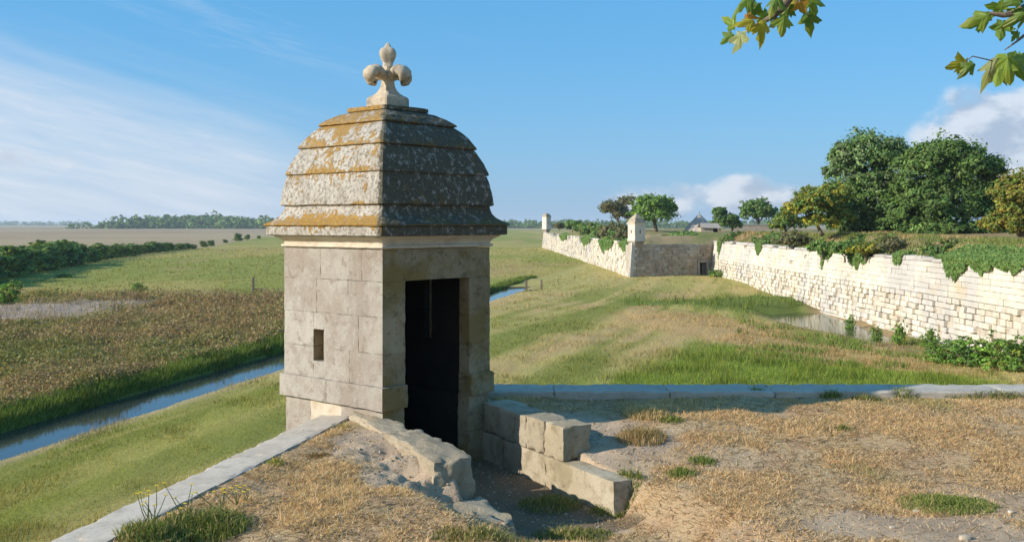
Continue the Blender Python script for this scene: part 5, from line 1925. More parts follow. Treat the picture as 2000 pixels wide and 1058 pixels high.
def build_left():
    r = np.random.default_rng(51)
    hp = np.array(HEDGE)
    seg = np.linalg.norm(np.diff(hp, axis=0), axis=1)
    cum = np.concatenate([[0], np.cumsum(seg)])
    # tall dense run of the hedgerow, then scattered shrubs along the same ditch
    pxs = list(np.linspace(-70, 372, 34))
    for i, px in enumerate(pxs):
        py = np.interp(px, [p[0] for p in HEDGE_PX], [p[1] for p in HEDGE_PX])
        g = Wz(px, py - 2)
        hpx = np.interp(px, [-80, 0, 70, 140, 200, 260, 330, 375], [70, 72, 64, 58, 36, 27, 22, 14]) * r.uniform(0.85, 1.12)
        hh = hpx * g[1] / F
        w = max(hh * 0.40, 1.1) * r.uniform(0.9, 1.2)
        put_shrub(SHRUB, i, g[0], g[1], w, hh / 3.0 * 0.80, 'dense green shrub in the tall hedgerow along the left field ditch', 'shrubs of the tall hedgerow', 'hedge_shrub', 'shrub', r.uniform(0, 6.28))
    for i, (px, py, hpx, lab) in enumerate([(398, 482, 15, 'first small shrub past the right end of the tall hedgerow'),
                                            (412, 480, 14, 'second small shrub past the right end of the tall hedgerow'),
                                            (440, 474, 9, 'low shrub between two taller ones on the far ditch line'),
                                            (466, 470, 17, 'largest shrub on the far ditch line near the tower roof'),
                                            (482, 468, 12, 'shrub just right of the largest one on the far ditch line'),
                                            (505, 466, 8, 'low shrub on the far ditch line beside the tower roof')]):
        g = Wz(px, py)
        put_shrub(SHRUB, i + 1, g[0], g[1], hpx * g[1] / F * 0.42, hpx * g[1] / F / 3.0 * 0.85, lab, None, 'field_shrub', 'shrub', r.uniform(0, 6.28))
    g = Wz(270, 572)
    put_shrub(LOWSH, 0, g[0], g[1], 1.15, 0.75, 'lone dark round shrub in the green field left of tower', None, 'field_shrub')
    g = Wz(8, 598)
    put_shrub(LOWSH, 1, g[0], g[1], 1.6, 1.6, 'dark shrub at the left edge of the picture below the hedgerow', None, 'field_shrub')
    g = Wz(125, 542)
    put_shrub(LOWSH, 2, g[0], g[1], 1.3, 0.5, 'low dark shrub just in front of the tall hedgerow', None, 'field_shrub')
    # green shrubs at the foot of the curtain wall
    for i, (px, py, w, h, lab) in enumerate([(1838, 705, 1.25, 1.0, 'leftmost green shrub of the thicket under the curtain wall'),
                                             (1885, 712, 1.5, 1.15, 'second green shrub of the thicket under the curtain wall'),
                                             (1935, 715, 1.6, 1.25, 'third green shrub of the thicket under the curtain wall'),
                                             (1985, 728, 1.7, 1.35, 'rightmost green shrub of the thicket under the curtain wall'),
                                             (1815, 672, 0.7, 0.9, 'small shrub against the wall left of the thicket'),
                                             (1755, 668, 0.6, 1.2, 'thin sapling at the wall foot beside the pond'),
                                             (1712, 655, 0.55, 0.8, 'tiny sapling at the wall foot nearest the pond'),
                                             (1660, 634, 0.5, 0.9, 'little plant on the footing ledge above the pond')]):
        g = Wz(px, py, -0.5)
        put_shrub(LOWSH, i, g[0], g[1], w, h, lab, None, 'wall_shrub', 'shrub', r.uniform(0, 6.28))
    for i, (px, py, w, h, lab) in enumerate([(1290, 537, 1.2, 1.5, 'green shrub at the foot of the shaded flank near its corner'),
                                             (1325, 537, 1.1, 1.2, 'green shrub at the foot of the shaded flank near the doorway'),
                                             (1400, 541, 1.3, 0.9, 'green shrub in the inner corner right of the small doorway'),
                                             (1178, 520, 1.2, 1.3, 'shrub at the foot of the far bastion'),
                                             (1300, 520, 0.5, 0.8, 'tuft growing low on the shaded flank')][:4]):
        g = Wz(px, py)
        put_shrub(LOWSH, i, g[0], g[1], w, h, lab, None, 'wall_shrub', 'shrub', r.uniform(0, 6.28))
    # posts
    a, b = Wz(1028, 567), Wz(1057, 564)
    t = thing('sluice', 'small wooden sluice with two posts at the end of the canal', 'sluice', (a[0], a[1], 0))
    for p, h in ((a, 0.85), (b, 0.80)):
        V, Q, T = chamfer_box((p[0] - 0.10, p[1] - 0.10, -0.4), (p[0] + 0.10, p[1] + 0.10, h), 0.02, 0.015, r)
        obj('post', V, [Q, T], M['wood'], t)
    for k in range(3):
        V, Q, T = chamfer_box((a[0] + 0.12, min(a[1], b[1]) - 0.12 + 0.12 * k, -0.3), (b[0] - 0.12, min(a[1], b[1]) - 0.02 + 0.12 * k, 0.02 + 0.015 * k), 0.01, 0.01, r)
        obj('plank', V, [Q, T], M['wood'], t)
    a = Wz(494, 577)
    t = thing('field_gate', 'grey wooden post with a broken low rail in the marsh left of tower', 'gate', (a[0], a[1], 0))
    V, Q, T = chamfer_box((a[0] - 0.09, a[1] - 0.09, -0.3), (a[0] + 0.09, a[1] + 0.09, 1.42), 0.02, 0.015, r)
    obj('post', V, [Q, T], M['wood'], t)
    V, Q, T = chamfer_box((a[0] + 0.98, a[1] - 0.07, -0.3), (a[0] + 1.12, a[1] + 0.07, 0.62), 0.02, 0.015, r)
    obj('post', V, [Q, T], M['wood'], t)
    for z0, z1 in ((0.30, 0.22), (0.52, 0.42)):
        V, Q, T = tube([(a[0] + 0.05, a[1], z0), (a[0] + 0.6, a[1] + 0.03, (z0 + z1) / 2 + 0.03), (a[0] + 1.2, a[1] + 0.02, z1)], 0.045, 6)
        obj('rail', V, [Q, T], M['wood'], t)


build_left()


# ------------------------------------------------------------------ woods on the horizon
def far_wood(name, label, spans, Y, seed, nq, cols):
    r = np.random.default_rng(seed)
    s = Y / F
    Vs, Qs, Cs = [], [], []
    off = 0
    for (x0, x1, ytop, var, n) in spans:
        for k in range(n):
            x = x0 + (x1 - x0) * (k + r.uniform(0.1, 0.9)) / n
            yt = ytop(x) if callable(ytop) else ytop
            yt = yt + r.normal(0, var)
            h = max(440 - yt, 3) * s
            w = h * r.uniform(0.7, 1.1)
            cx = (x - 1000) * s
            cy = Y + r.uniform(-30, 90)
            Lb = [(cx, cy, h * 0.45, w, w, h * 0.45), (cx, cy, h * 0.12, w, w, h * 0.14), (cx + r.normal(0, w * 0.4), cy, h * 0.62, w * 0.6, w * 0.6, h * 0.36)]
            V, Q, C = crown(Lb, nq, max(h * 0.17, s * 1.8), cols, seed * 1000 + k + int(x), per=10, inner=0.4, low=True)
            Vs.append(V)
            Qs.append(Q + off)
            Cs.append(C)
            off += len(V)
    o = obj(name, np.concatenate(Vs), np.concatenate(Qs), M['far'], col=np.concatenate(Cs))
    tag(o, label, 'wood', kind='stuff')


WOODC = GR['mid'] + GR['dark']
far_wood('far_wood', 'dark wood on the horizon left of the tower',
         [(140, 260, lambda x: np.interp(x, [140, 190, 240, 260], [432, 425, 423, 418]), 1.0, 24),
          (240, 500, lambda x: np.interp(x, [240, 290, 370, 420, 500], [417, 414, 411, 415, 418]), 1.6, 64),
          (500, 760, lambda x: np.interp(x, [500, 520, 760], [420, 416, 421]), 1.5, 44)], 1150, 61, 240, WOODC)
far_wood('far_wood', 'low wood on the horizon between the tower and the far bastion',
         [(930, 1080, 424, 1.6, 34), (1080, 1190, 423, 1.6, 26), (1190, 1540, 424, 1.8, 70)], 1250, 63, 200, WOODC)
far_wood('far_wood', 'faint bluish wood on the horizon at the far left',
         [(-120, 180, 431.5, 0.8, 70)], 3200, 65, 140, WOODC)
far_wood('far_wood', 'faint distant wood line behind the right hand trees',
         [(1500, 2150, 429, 1.2, 50), (-600, -120, 428, 1.5, 40)], 2200, 67, 60, WOODC)


# ------------------------------------------------------------------ grass
def blades(pos, h, w, lean, col, name, label, kind='stuff', parent=None, cat='grass', bend=False):
    n = len(pos)
    r = np.random.default_rng(n)
    a = r.uniform(0, 2 * math.pi, n)
    side = np.stack([np.cos(a), np.sin(a), np.zeros(n)], -1) * (np.asarray(w) * 0.5)[:, None]
    la = r.uniform(0, 2 * math.pi, n)
    ld = np.stack([np.cos(la), np.sin(la), np.zeros(n)], -1)
    h = np.asarray(h)[:, None]
    lean = np.asarray(lean)[:, None]
    up = np.array([0, 0, 1.0])
    if bend:
        mid = pos + up * h * 0.62 + ld * h * lean * 0.35
        tip = pos + up * h * (1 - 0.25 * np.minimum(lean, 1.2)) + ld * h * lean
        V = np.stack([pos - side, pos + side, mid + side * 0.7, mid - side * 0.7, tip], 1).reshape(-1, 3)
        k = np.arange(n)[:, None] * 5
        Q = k + np.array([[0, 1, 2, 3]])
        T = k + np.array([[3, 2, 4]])
        fs = [Q, T]
        m = 5
    else:
        tip = pos + up * h + ld * h * lean
        V = np.stack([pos - side, pos + side, tip], 1).reshape(-1, 3)
        fs = np.arange(3 * n).reshape(-1, 3)
        m = 3
    C = np.repeat(np.clip(col, 0.005, 0.95), m, axis=0)
    o = obj(name, V, fs, M['grass'], parent, col=C)
    if parent is None:
        tag(o, label, cat, None, kind)
    return o


def build_terrace_grass():
    r = np.random.default_rng(71)
    N = 520000
    Y = r.uniform(5.6, 11.74, N)
    X = xl_edge(Y) + 0.03 + r.uniform(0, 1, N) * (6.9 - xl_edge(Y))
    keep = np.abs(X / Y) < 0.56
    # thin out with distance
    keep &= r.random(N) < np.interp(Y, [6, 9, 12], [1, 0.75, 0.55])
    X, Y = X[keep], Y[keep]
    a = X * NN[0] + Y * NN[1]
    b = X * DN[0] + Y * DN[1]
    bare = bare_mask(X, Y)
    pat = fbm(X * 2.2, Y * 2.2, 97)
    p = (1 - bare) ** 1.5 * np.interp(pat, [0.36, 0.46, 0.62], [0.40, 0.75, 1.0]) + 0.03
    k = r.random(len(X)) < p
    lx = (X - TC[0]) * TU[0] + (Y - TC[1]) * TU[1]
    ly = (X - TC[0]) * TV[0] + (Y - TC[1]) * TV[1]
    k &= np.maximum(np.abs(lx), np.abs(ly)) > 0.9
    k &= ~((a > A_L - 0.42) & (a < A_L + 0.1) & (b < -7.5))
    k &= ~((a > A_R - 0.05) & (a < A_R + 0.36) & (b < -7.36))
    k &= ~((a > A_L) & (a < A_R) & (b < -7.7) & (r.random(len(X)) < 0.97))
    X, Y, pat, b, a = X[k], Y[k], pat[k], b[k], a[k]
    n = len(X)
    Z = terre_z(X, Y) - 0.004
    cols = np.array([(0.85, 0.60, 0.33), (0.78, 0.52, 0.265), (0.63, 0.40, 0.19), (0.86, 0.65, 0.39), (0.48, 0.30, 0.145)])
    c = cols[r.integers(0, 5, n)] * r.uniform(0.8, 1.2, (n, 1))
    gp = fbm(X * 0.9, Y * 0.9, 63)
    leftb = np.where(X * NN[0] + Y * NN[1] < A_L, 0.05, 0.0)
    green = r.random(n) < np.clip((gp - 0.56 + leftb) * 3.2, 0.02, 0.6)
    gc = np.array([(0.25, 0.27, 0.065), (0.36, 0.33, 0.10), (0.19, 0.23, 0.06)])[r.integers(0, 3, n)]
    c = np.where(green[:, None], gc * r.uniform(0.8, 1.2, (n, 1)), c)
    h = r.uniform(0.008, 0.033, n) * np.interp(pat, [0.35, 0.65], [0.6, 1.5])
    tall = r.random(n) < 0.012
    h = np.where(tall, h * 2.2, h)
    w = r.uniform(0.0035, 0.0075, n)
    lean = np.where(tall, r.uniform(0.1, 0.5, n), r.uniform(0.3, 2.4, n))
    blades(np.stack([X, Y, Z], -1), h, w, lean, c, 'dry_grass', 'short dry straw coloured grass on top of the bastion', bend=False)
    # straw and litter lying flat
    m = 26000
    i = r.integers(0, n, m)
    x = X[i] + r.normal(0, 0.03, m)
    y = Y[i] + r.normal(0, 0.03, m)
    z = terre_z(x, y) + 0.006
    aa = r.uniform(0, 6.28, m)
    ln = r.uniform(0.02, 0.07, m)
    d = np.stack([np.cos(aa) * ln, np.sin(aa) * ln, r.normal(0, 0.006, m)], -1)
    s = np.stack([-np.sin(aa) * 0.003, np.cos(aa) * 0.003, np.zeros(m)], -1)
    p0 = np.stack([x, y, z], -1)
    V = np.stack([p0 - d - s, p0 - d + s, p0 + d + s, p0 + d - s], 1).reshape(-1, 3)
    cc = np.array([(0.66, 0.52, 0.31), (0.50, 0.36, 0.19), (0.28, 0.18, 0.10), (0.18, 0.12, 0.075)])[r.integers(0, 4, m)]
    tag(obj('straw_litter', V, np.arange(4 * m).reshape(-1, 4), M['grass'], col=np.repeat(cc, 4, 0)), 'loose dead straw lying on the trodden turf', 'litter', kind='stuff')
    # crumbs of soil and small stones
    g = Geo()
    oct_v = np.array([(1, 0, 0), (-1, 0, 0), (0, 1, 0), (0, -1, 0), (0, 0, 1), (0, 0, -1)], float)
    oct_t = np.array([(0, 2, 4), (2, 1, 4), (1, 3, 4), (3, 0, 4), (2, 0, 5), (1, 2, 5), (3, 1, 5), (0, 3, 5)])
    xs = r.uniform(-2.2, 5.4, 30000)
    ysn = r.uniform(6.2, 11.6, 30000)
    ok = r.random(30000) < 0.04 + 0.96 * bare_mask(xs, ysn)
    xs, ysn = xs[ok][:4200], ysn[ok][:4200]
    for x, y, z in zip(xs, ysn, terre_z(xs, ysn)):
        s = min(r.lognormal(-5.0, 0.5), 0.018)
        v = oct_v * r.uniform(0.6, 1.3, (6, 3)) * s * [1, 1, 0.7] + [x, y, z + s * 0.2]
        g.add(v, T=oct_t, col=np.array([(0.42, 0.33, 0.24), (0.35, 0.27, 0.18), (0.52, 0.45, 0.36)][r.integers(0, 3)]) * r.uniform(0.8, 1.15))
    V, f = g.out()
    tag(obj('soil_crumbs', V, f, M['terre'], col=g.col()), 'crumbs of soil and grit on the bare patches', 'soil', kind='stuff')


build_terrace_grass()
blades(*BANK_GRASS[0], 'rampart_grass', 'tall dry grass on the earth bank above the curtain wall')


def build_meadow_grass():
    r = np.random.default_rng(73)
    N = 330000
    sy = HOR + 11.0 * (640 / 11.0) ** r.random(N)
    sy = np.where(r.random(N) < 0.75, r.uniform(462, 1075, N), sy)
    sx = r.uniform(-60, 2060, N)
    Y = EYE * F / (sy - HOR)
    X = (sx - 1000) / F * Y
    cc = canal_c(X, Y)
    inside = (X > xl_edge(Y) - 0.7) & (Y < YP + 1.0)
    wall = (X > 21.2) | ((Y > 106.5) & (X > 12 - (Y - 107) * 0.042))
    water = (cc < 0.75) & (cc > -1.6)
    pond = poly_mask(X, Y, POND, 1.0) > 0.3
    hide = (np.abs(sx - 760) < 200) & (sy < 830)
    k = ~(inside | wall | water | pond | hide) & (Y < 230)
    X, Y, cc, sx, sy = X[k], Y[k], cc[k], sx[k], sy[k]
    n = len(X)
    col = ground_col(X, Y) * r.uniform(0.75, 1.45, (n, 1)) * (1 + r.normal(0, 0.07, (n, 3)))
    lush = poly_mask(X, Y, LUSH, 1.0)
    ledge = poly_mask(X, Y, LEDGE, 0.6)
    marsh = sst(-cc, 2.6, 4.0) * (sy > 575)
    h = 0.05 + 0.0007 * Y + 0.14 * lush + 0.22 * ledge + 0.16 * marsh
    pt = fbm(X * 0.8, Y * 0.6, 111, 3)
    h *= r.uniform(0.6, 1.4, n) * np.interp(pt, [0.3, 0.5, 0.7], [0.55, 0.95, 2.0])
    col = col * np.interp(pt, [0.3, 0.5, 0.7], [1.12, 1.0, 0.78])[:, None]
    w = np.maximum(0.010, 0.00065 * Y) * r.uniform(0.7, 1.4, n)
    lean = r.uniform(0.1, 0.9, n)
    Z = ground_z(X, Y) - 0.01
    blades(np.stack([X, Y, Z], -1), h, w, lean, col, 'meadow_grass', 'mown grass of the marsh meadow')
    # rank herbs of the marsh beyond the canal, in clumps
    nc = 15000
    sy = r.uniform(578, 862, nc)
    sx = r.uniform(-60, 760, nc)
    Y = EYE * F / (sy - HOR)
    X = (sx - 1000) / F * Y
    cc = canal_c(X, Y)
    pn = fbm(X * 0.45, Y * 0.45, 12)
    k = (cc < -2.4) & (r.random(nc) < np.interp(pn, [0.3, 0.6], [0.35, 1.0])) & (poly_mask(X, Y, GREYP, 1.0) < 0.5)
    X, Y = X[k], Y[k]
    nc = len(X)
    per = 24
    ci = np.repeat(np.arange(nc), per)
    n = len(ci)
    rad = (0.14 + 0.26 * r.random(nc)) * (0.8 + 0.008 * Y) * np.interp(fbm(X * 0.8, Y * 0.5, 113, 3), [0.35, 0.5, 0.68], [0.55, 1.0, 2.1])
    d = unit(r.normal(size=(n, 3)))
    d[:, 2] = np.abs(d[:, 2])
    q = d * (rad[ci] * r.uniform(0.45, 1.05, n))[:, None] * [1.25, 1.25, 0.85]
    x = X[ci] + q[:, 0]
    y = Y[ci] + q[:, 1]
    z = ground_z(X, Y)[ci] + q[:, 2]
    cols = np.array([(0.38, 0.265, 0.145), (0.33, 0.22, 0.115), (0.28, 0.255, 0.10), (0.34, 0.30, 0.125), (0.22, 0.24, 0.075), (0.42, 0.31, 0.17)])
    gsel = sst(fbm(X * 0.2, Y * 0.12, 31), 0.48, 0.70)
    kk = np.where(r.random(nc) < gsel, r.integers(2, 5, nc), r.choice([0, 1, 5, 0, 3], nc))
    c = cols[kk][ci] * r.uniform(0.68, 1.02, (n, 1))
    V, Q = leaf_quads(np.stack([x, y, z], -1), unit(d + r.normal(size=(n, 3)) * 0.6), (0.035 + 0.0013 * Y[ci]) * r.uniform(0.6, 1.4, n), r)
    tag(obj('marsh_herbs', V, Q, M['grass'], col=np.repeat(c, 4, 0)), 'rank brown and green marsh herbs beyond the canal', 'herbs', kind='stuff')
    # sedge on the far bank of the canal
    n = 42000
    y = 20 + 85 * r.random(n) ** 1.5
    c0 = -1.50 - np.abs(r.normal(0, 0.60, n))
    x = -9.6 + (y - 40) * 0.211 + c0 / 0.979 + (vn(y * 0.7, y * 0, 5) - 0.5) * 0.25
    cols = np.array([(0.13, 0.20, 0.03), (0.17, 0.235, 0.04), (0.10, 0.15, 0.028), (0.20, 0.22, 0.065)])
    c = cols[r.integers(0, 4, n)] * r.uniform(0.7, 1.25, (n, 1)) * (0.75 + 0.5 * vn(x * 0.6, y * 0.6, 77))[:, None]
    h = r.uniform(0.10, 0.30, n) * (0.6 + 0.8 * vn(y * 0.5, x * 0.5, 79)) * np.interp(-c0, [1.4, 1.8, 2.8], [0.6, 1.1, 0.8])
    w = np.maximum(0.014, 0.0009 * y) * r.uniform(0.7, 1.4, n)
    blades(np.stack([x, y, np.maximum(ground_z(x, y), -0.16)], -1), h, w, r.uniform(0.1, 0.7, n), c, 'canal_sedge', 'lush green sedge along the far bank of the canal', cat='sedge')
    # coarse dry strip and rushes round the pond and under the curtain wall
    n = 16000
    sx = r.uniform(1440, 2050, n)
    sy = r.uniform(606, 735, n)
    Y = (EYE + 0.55) * F / (sy - HOR)
    X = (sx - 1000) / F * Y
    nn = fbm(X * 0.5, Y * 0.4, 78)
    k = (poly_mask(X, Y, POND, 2.2) < 0.15) & (X < 21.3) & (nn > 0.47) & (Y > 38)
    X, Y, nn = X[k], Y[k], nn[k]
    n = len(X)
    g = (nn > 0.58)
    c = np.where(g[:, None], np.array([0.15, 0.21, 0.045]), np.array([0.33, 0.24, 0.11])) * r.uniform(0.7, 1.3, (n, 1))
    h = np.where(g, 0.30, 0.16) * r.uniform(0.5, 1.3, n)
    blades(np.stack([X, Y, ground_z(X, Y)], -1), h, 0.0009 * Y * r.uniform(0.7, 1.4, n), r.uniform(0.1, 0.7, n), c, 'moat_rushes', 'patches of rushes and dry grass along the wall foot', cat='rushes')


build_meadow_grass()


# ------------------------------------------------------------------ single tufts and weeds on the terrace
def tuft(name, label, x, y, rx, ry, n, h, cols, seed, cat='grass tuft', lean=(0.2, 1.0), w=(0.005, 0.010), group=None):
    r = np.random.default_rng(seed)
    a = r.uniform(0, 6.28, n)
    q = r.random(n) ** 0.6
    X = x + np.cos(a) * q * rx
    Y = y + np.sin(a) * q * ry
    z0 = float(terre_z(np.array([x]), np.array([y]))[0])
    t = thing(name, label, cat, (x, y, z0), group)
    Z = terre_z(X, Y) - 0.005
    c = np.array(cols)[r.integers(0, len(cols), n)] * r.uniform(0.7, 1.3, (n, 1))
    hh = h * r.uniform(0.45, 1.15, n) * (1.15 - 0.6 * q)
    blades(np.stack([X, Y, Z], -1), hh, r.uniform(*w, n), r.uniform(*lean, n), c, 'blades', None, parent=t, bend=True)
    return t


FRESH = [(0.15, 0.21, 0.04), (0.21, 0.27, 0.06), (0.12, 0.165, 0.035), (0.29, 0.31, 0.10)]
OLIVE = [(0.18, 0.20, 0.06), (0.26, 0.25, 0.09), (0.40, 0.31, 0.15), (0.14, 0.16, 0.05)]


def TP(px, py, z=None):
    """terrace point seen at a picture position"""
    zz = 3.4 if z is None else z
    for _ in range(8):
        Y = (EYE - zz) * F / (py - HOR)
        X = (px - 1000) / F * Y
        if z is None:
            zz = float(terre_z(np.array([X]), np.array([Y]))[0])
    return X, Y


def build_tufts():
    specs = [('lush green grass tuft beside the left coping, the taller one', 405, 1035, 0.28, 0.24, 1200, 0.17, FRESH + OLIVE),
             ('lush green grass tuft at the bottom left by the coping', 300, 1052, 0.24, 0.20, 900, 0.14, FRESH + OLIVE),
             ('green tuft at the lower end of the wing wall', 1205, 1000, 0.24, 0.16, 700, 0.12, FRESH + OLIVE),
             ('green grass in the shade of the sunken way', 1075, 985, 0.30, 0.30, 700, 0.13, OLIVE + FRESH[:1]),
             ('dark grass in the mouth of the sunken way at the bottom', 1120, 1046, 0.34, 0.22, 900, 0.10, OLIVE + FRESH[:1]),
             ('olive tuft at the bottom beside the pale slab', 945, 1046, 0.34, 0.14, 700, 0.09, OLIVE),
             ('spreading green mat of low grass in the bare soil at lower right', 1848, 985, 0.40, 0.30, 2400, 0.07, FRESH),
             ('small green tuft near the middle of the dry grass', 1330, 928, 0.14, 0.12, 300, 0.09, FRESH + OLIVE[:1]),
             ('green tuft above right of the one near the middle', 1372, 905, 0.14, 0.10, 260, 0.08, FRESH),
             ('pale green tuft right of the wing wall', 1312, 822, 0.13, 0.13, 260, 0.08, FRESH + OLIVE[:1]),
             ('green sprig growing against the parapet in its shadow', 1477, 770, 0.13, 0.08, 260, 0.13, FRESH),
             ('bright green sprig against the right parapet', 1622, 776, 0.14, 0.10, 260, 0.14, FRESH),
             ('tall straggly tuft against the right parapet', 1765, 775, 0.20, 0.10, 380, 0.16, FRESH + OLIVE),
             ('olive tuft spilling over the parapet near its lit right end', 1690, 780, 0.18, 0.10, 300, 0.10, OLIVE),
             ('long row of low weeds along the parapet at the right edge', 1935, 775, 0.55, 0.16, 700, 0.11, OLIVE + FRESH[:1]),
             ('dry blond tuft at the edge of the tower shadow', 1262, 812, 0.24, 0.20, 800, 0.14, [(0.62, 0.49, 0.27), (0.5, 0.37, 0.18)]),
             ('dry tuft behind the end of the wing wall', 1252, 938, 0.26, 0.25, 900, 0.13, [(0.5, 0.37, 0.19), (0.36, 0.24, 0.12), (0.28, 0.22, 0.09)]),
             ('small dark clump of grass in the dry grass, right of centre', 1645, 838, 0.08, 0.06, 160, 0.08, OLIVE[:2]),
             ('small weed between coping and bare soil left of tower', 538, 905, 0.08, 0.08, 120, 0.07, FRESH + [(0.5, 0.42, 0.05)]),
             ('brown tuft in the bare soil before the tower', 622, 892, 0.11, 0.08, 240, 0.06, [(0.32, 0.22, 0.11), (0.25, 0.18, 0.08)]),
             ('green sprout between the two big kerb stones', 822, 888, 0.06, 0.05, 90, 0.09, FRESH)]
    for i, (lab, px, py, rx, ry, n, h, cols) in enumerate(specs):
        x, y = TP(px, py)
        tuft('grass_tuft', lab, x, y, rx, ry, n, h, cols, 500 + i)


build_tufts()


def build_flowers():
    r = np.random.default_rng(81)
    spots = [(232, 1000, 0.30, 'left of the others on the coping'), (292, 1010, 0.28, 'second from left beside the coping'), (338, 1010, 0.22, 'over the tall green tuft'), (365, 1000, 0.34, 'tallest one behind the green tuft'),
             (430, 975, 0.25, 'right of the green tuft'), (462, 962, 0.20, 'farther along the coping'), (478, 955, 0.14, 'nearest the tower')]
    for i, (px, py, h, where) in enumerate(spots):
        x, y = TP(px, py + 25)
        if x < xl_edge(np.array(y)) + 0.05:
            x = float(xl_edge(np.array(y))) + 0.06
        z = float(terre_z(np.array([x]), np.array([y]))[0])
        t = thing('yellow_wildflower', 'thin stemmed yellow wildflower, ' + where, 'wildflower', (x, y, z))
        g = Geo()
        heads = []
        for k in range(4):
            e = np.array([x, y, z]) + [r.normal(0, 0.07) - 0.03, r.normal(0, 0.06), h * r.uniform(0.5, 0.85)]
            m = (np.array([x, y, z]) + e) / 2 + r.normal(0, 0.015, 3)
            g.add(*tube([(x, y, z), m, e], [0.0035, 0.003, 0.002], 5))
            heads.append(e)
        V, f = g.out()
        o = link('stems', mesh('stems', V - np.array([x, y, z]), f, M['grass'], col=np.tile([0.14, 0.17, 0.05], (len(V), 1))), t)
        for e in heads:
            n = 9
            V = [e + [0, 0, 0.002]]
            for q in range(n * 2):
                a = math.pi * q / n
                rr = 0.016 if q % 2 else 0.010
                V.append(e + [rr * math.cos(a), rr * math.sin(a), 0.006 if q % 2 else 0.0])
            T = [[0, 1 + q, 1 + (q + 1) % (2 * n)] for q in range(2 * n)]
            obj('flower_head', V, np.array(T), M['flower'], t)
    # a few loose things on the ground
    for i, (px, py, s, lab) in enumerate([(1885, 1052, 0.035, 'whitish pebble at the bottom right of the bare soil'), (1790, 1000, 0.028, 'grey pebble left of the green mat'),
                                          (1742, 1030, 0.02, 'tiny pale pebble below the green mat'), (1975, 1000, 0.018, 'small pebble on the bare soil at the right edge')]):
        x, y = TP(px, py)
        z = float(terre_z(np.array([x]), np.array([y]))[0])
        V, f = rough_block((x - s, y - s * 0.8, z - s * 0.4), (x + s, y + s * 0.8, z + s * 0.7), 5, s * 0.5, 30 + i, 0.6)
        tag(obj('pebble', V, f, M['cornice'], smooth=True), lab, 'pebble', kind='thing')


build_flowers()


# ------------------------------------------------------------------ the plane tree whose twigs hang into the picture
def plane_leaf_mesh(seed, curl):
    r = np.random.default_rng(seed)
    # palmate outline: five pointed lobes with a few teeth, stalk at the origin, tip along +x
    lob = [(-128, 0.42), (-105, 0.30), (-72, 0.78), (-58, 0.62), (-48, 0.60), (-36, 0.42), (-24, 0.66), (-12, 0.80), (0, 1.05), (12, 0.80), (24, 0.66), (36, 0.42), (48, 0.60), (58, 0.62),
           (72, 0.78), (105, 0.30), (128, 0.42)]
    pts = []
    for a, q in lob:
        q = q * r.uniform(0.9, 1.1)
        pts.append((0.18 + q * math.cos(R(a)) * 0.95, q * math.sin(R(a))))
    pts = np.array([(0.0, -0.02)] + pts + [(0.0, 0.02)])
    rings = [0.0, 0.5, 1.0]
    n = len(pts)
    c = np.array([0.18, 0.0])
    V = [np.array([c[0], c[1], 0])]
    for f in rings[1:]:
        for p in pts:
            q = c + (p - c) * f
            V.append(np.array([q[0], q[1], 0]))
    V = np.array(V)
    ang = np.arctan2(V[:, 1], V[:, 0] - 0.1)
    rad = np.hypot(V[:, 0] - 0.1, V[:, 1])
    V[:, 2] = -curl * rad ** 2 + 0.10 * np.cos(ang * 5) * rad * 0.8 - abs(curl) * 0.5 * np.abs(V[:, 1]) + r.normal(0, 0.012, len(V))
    T = [[0, 1 + i, 1 + i + 1] for i in range(n - 1)]
    Q = [[1 + i, 1 + n + i, 1 + n + i + 1, 1 + i + 1] for i in range(n - 1)]
    return V, np.array(Q), np.array(T)


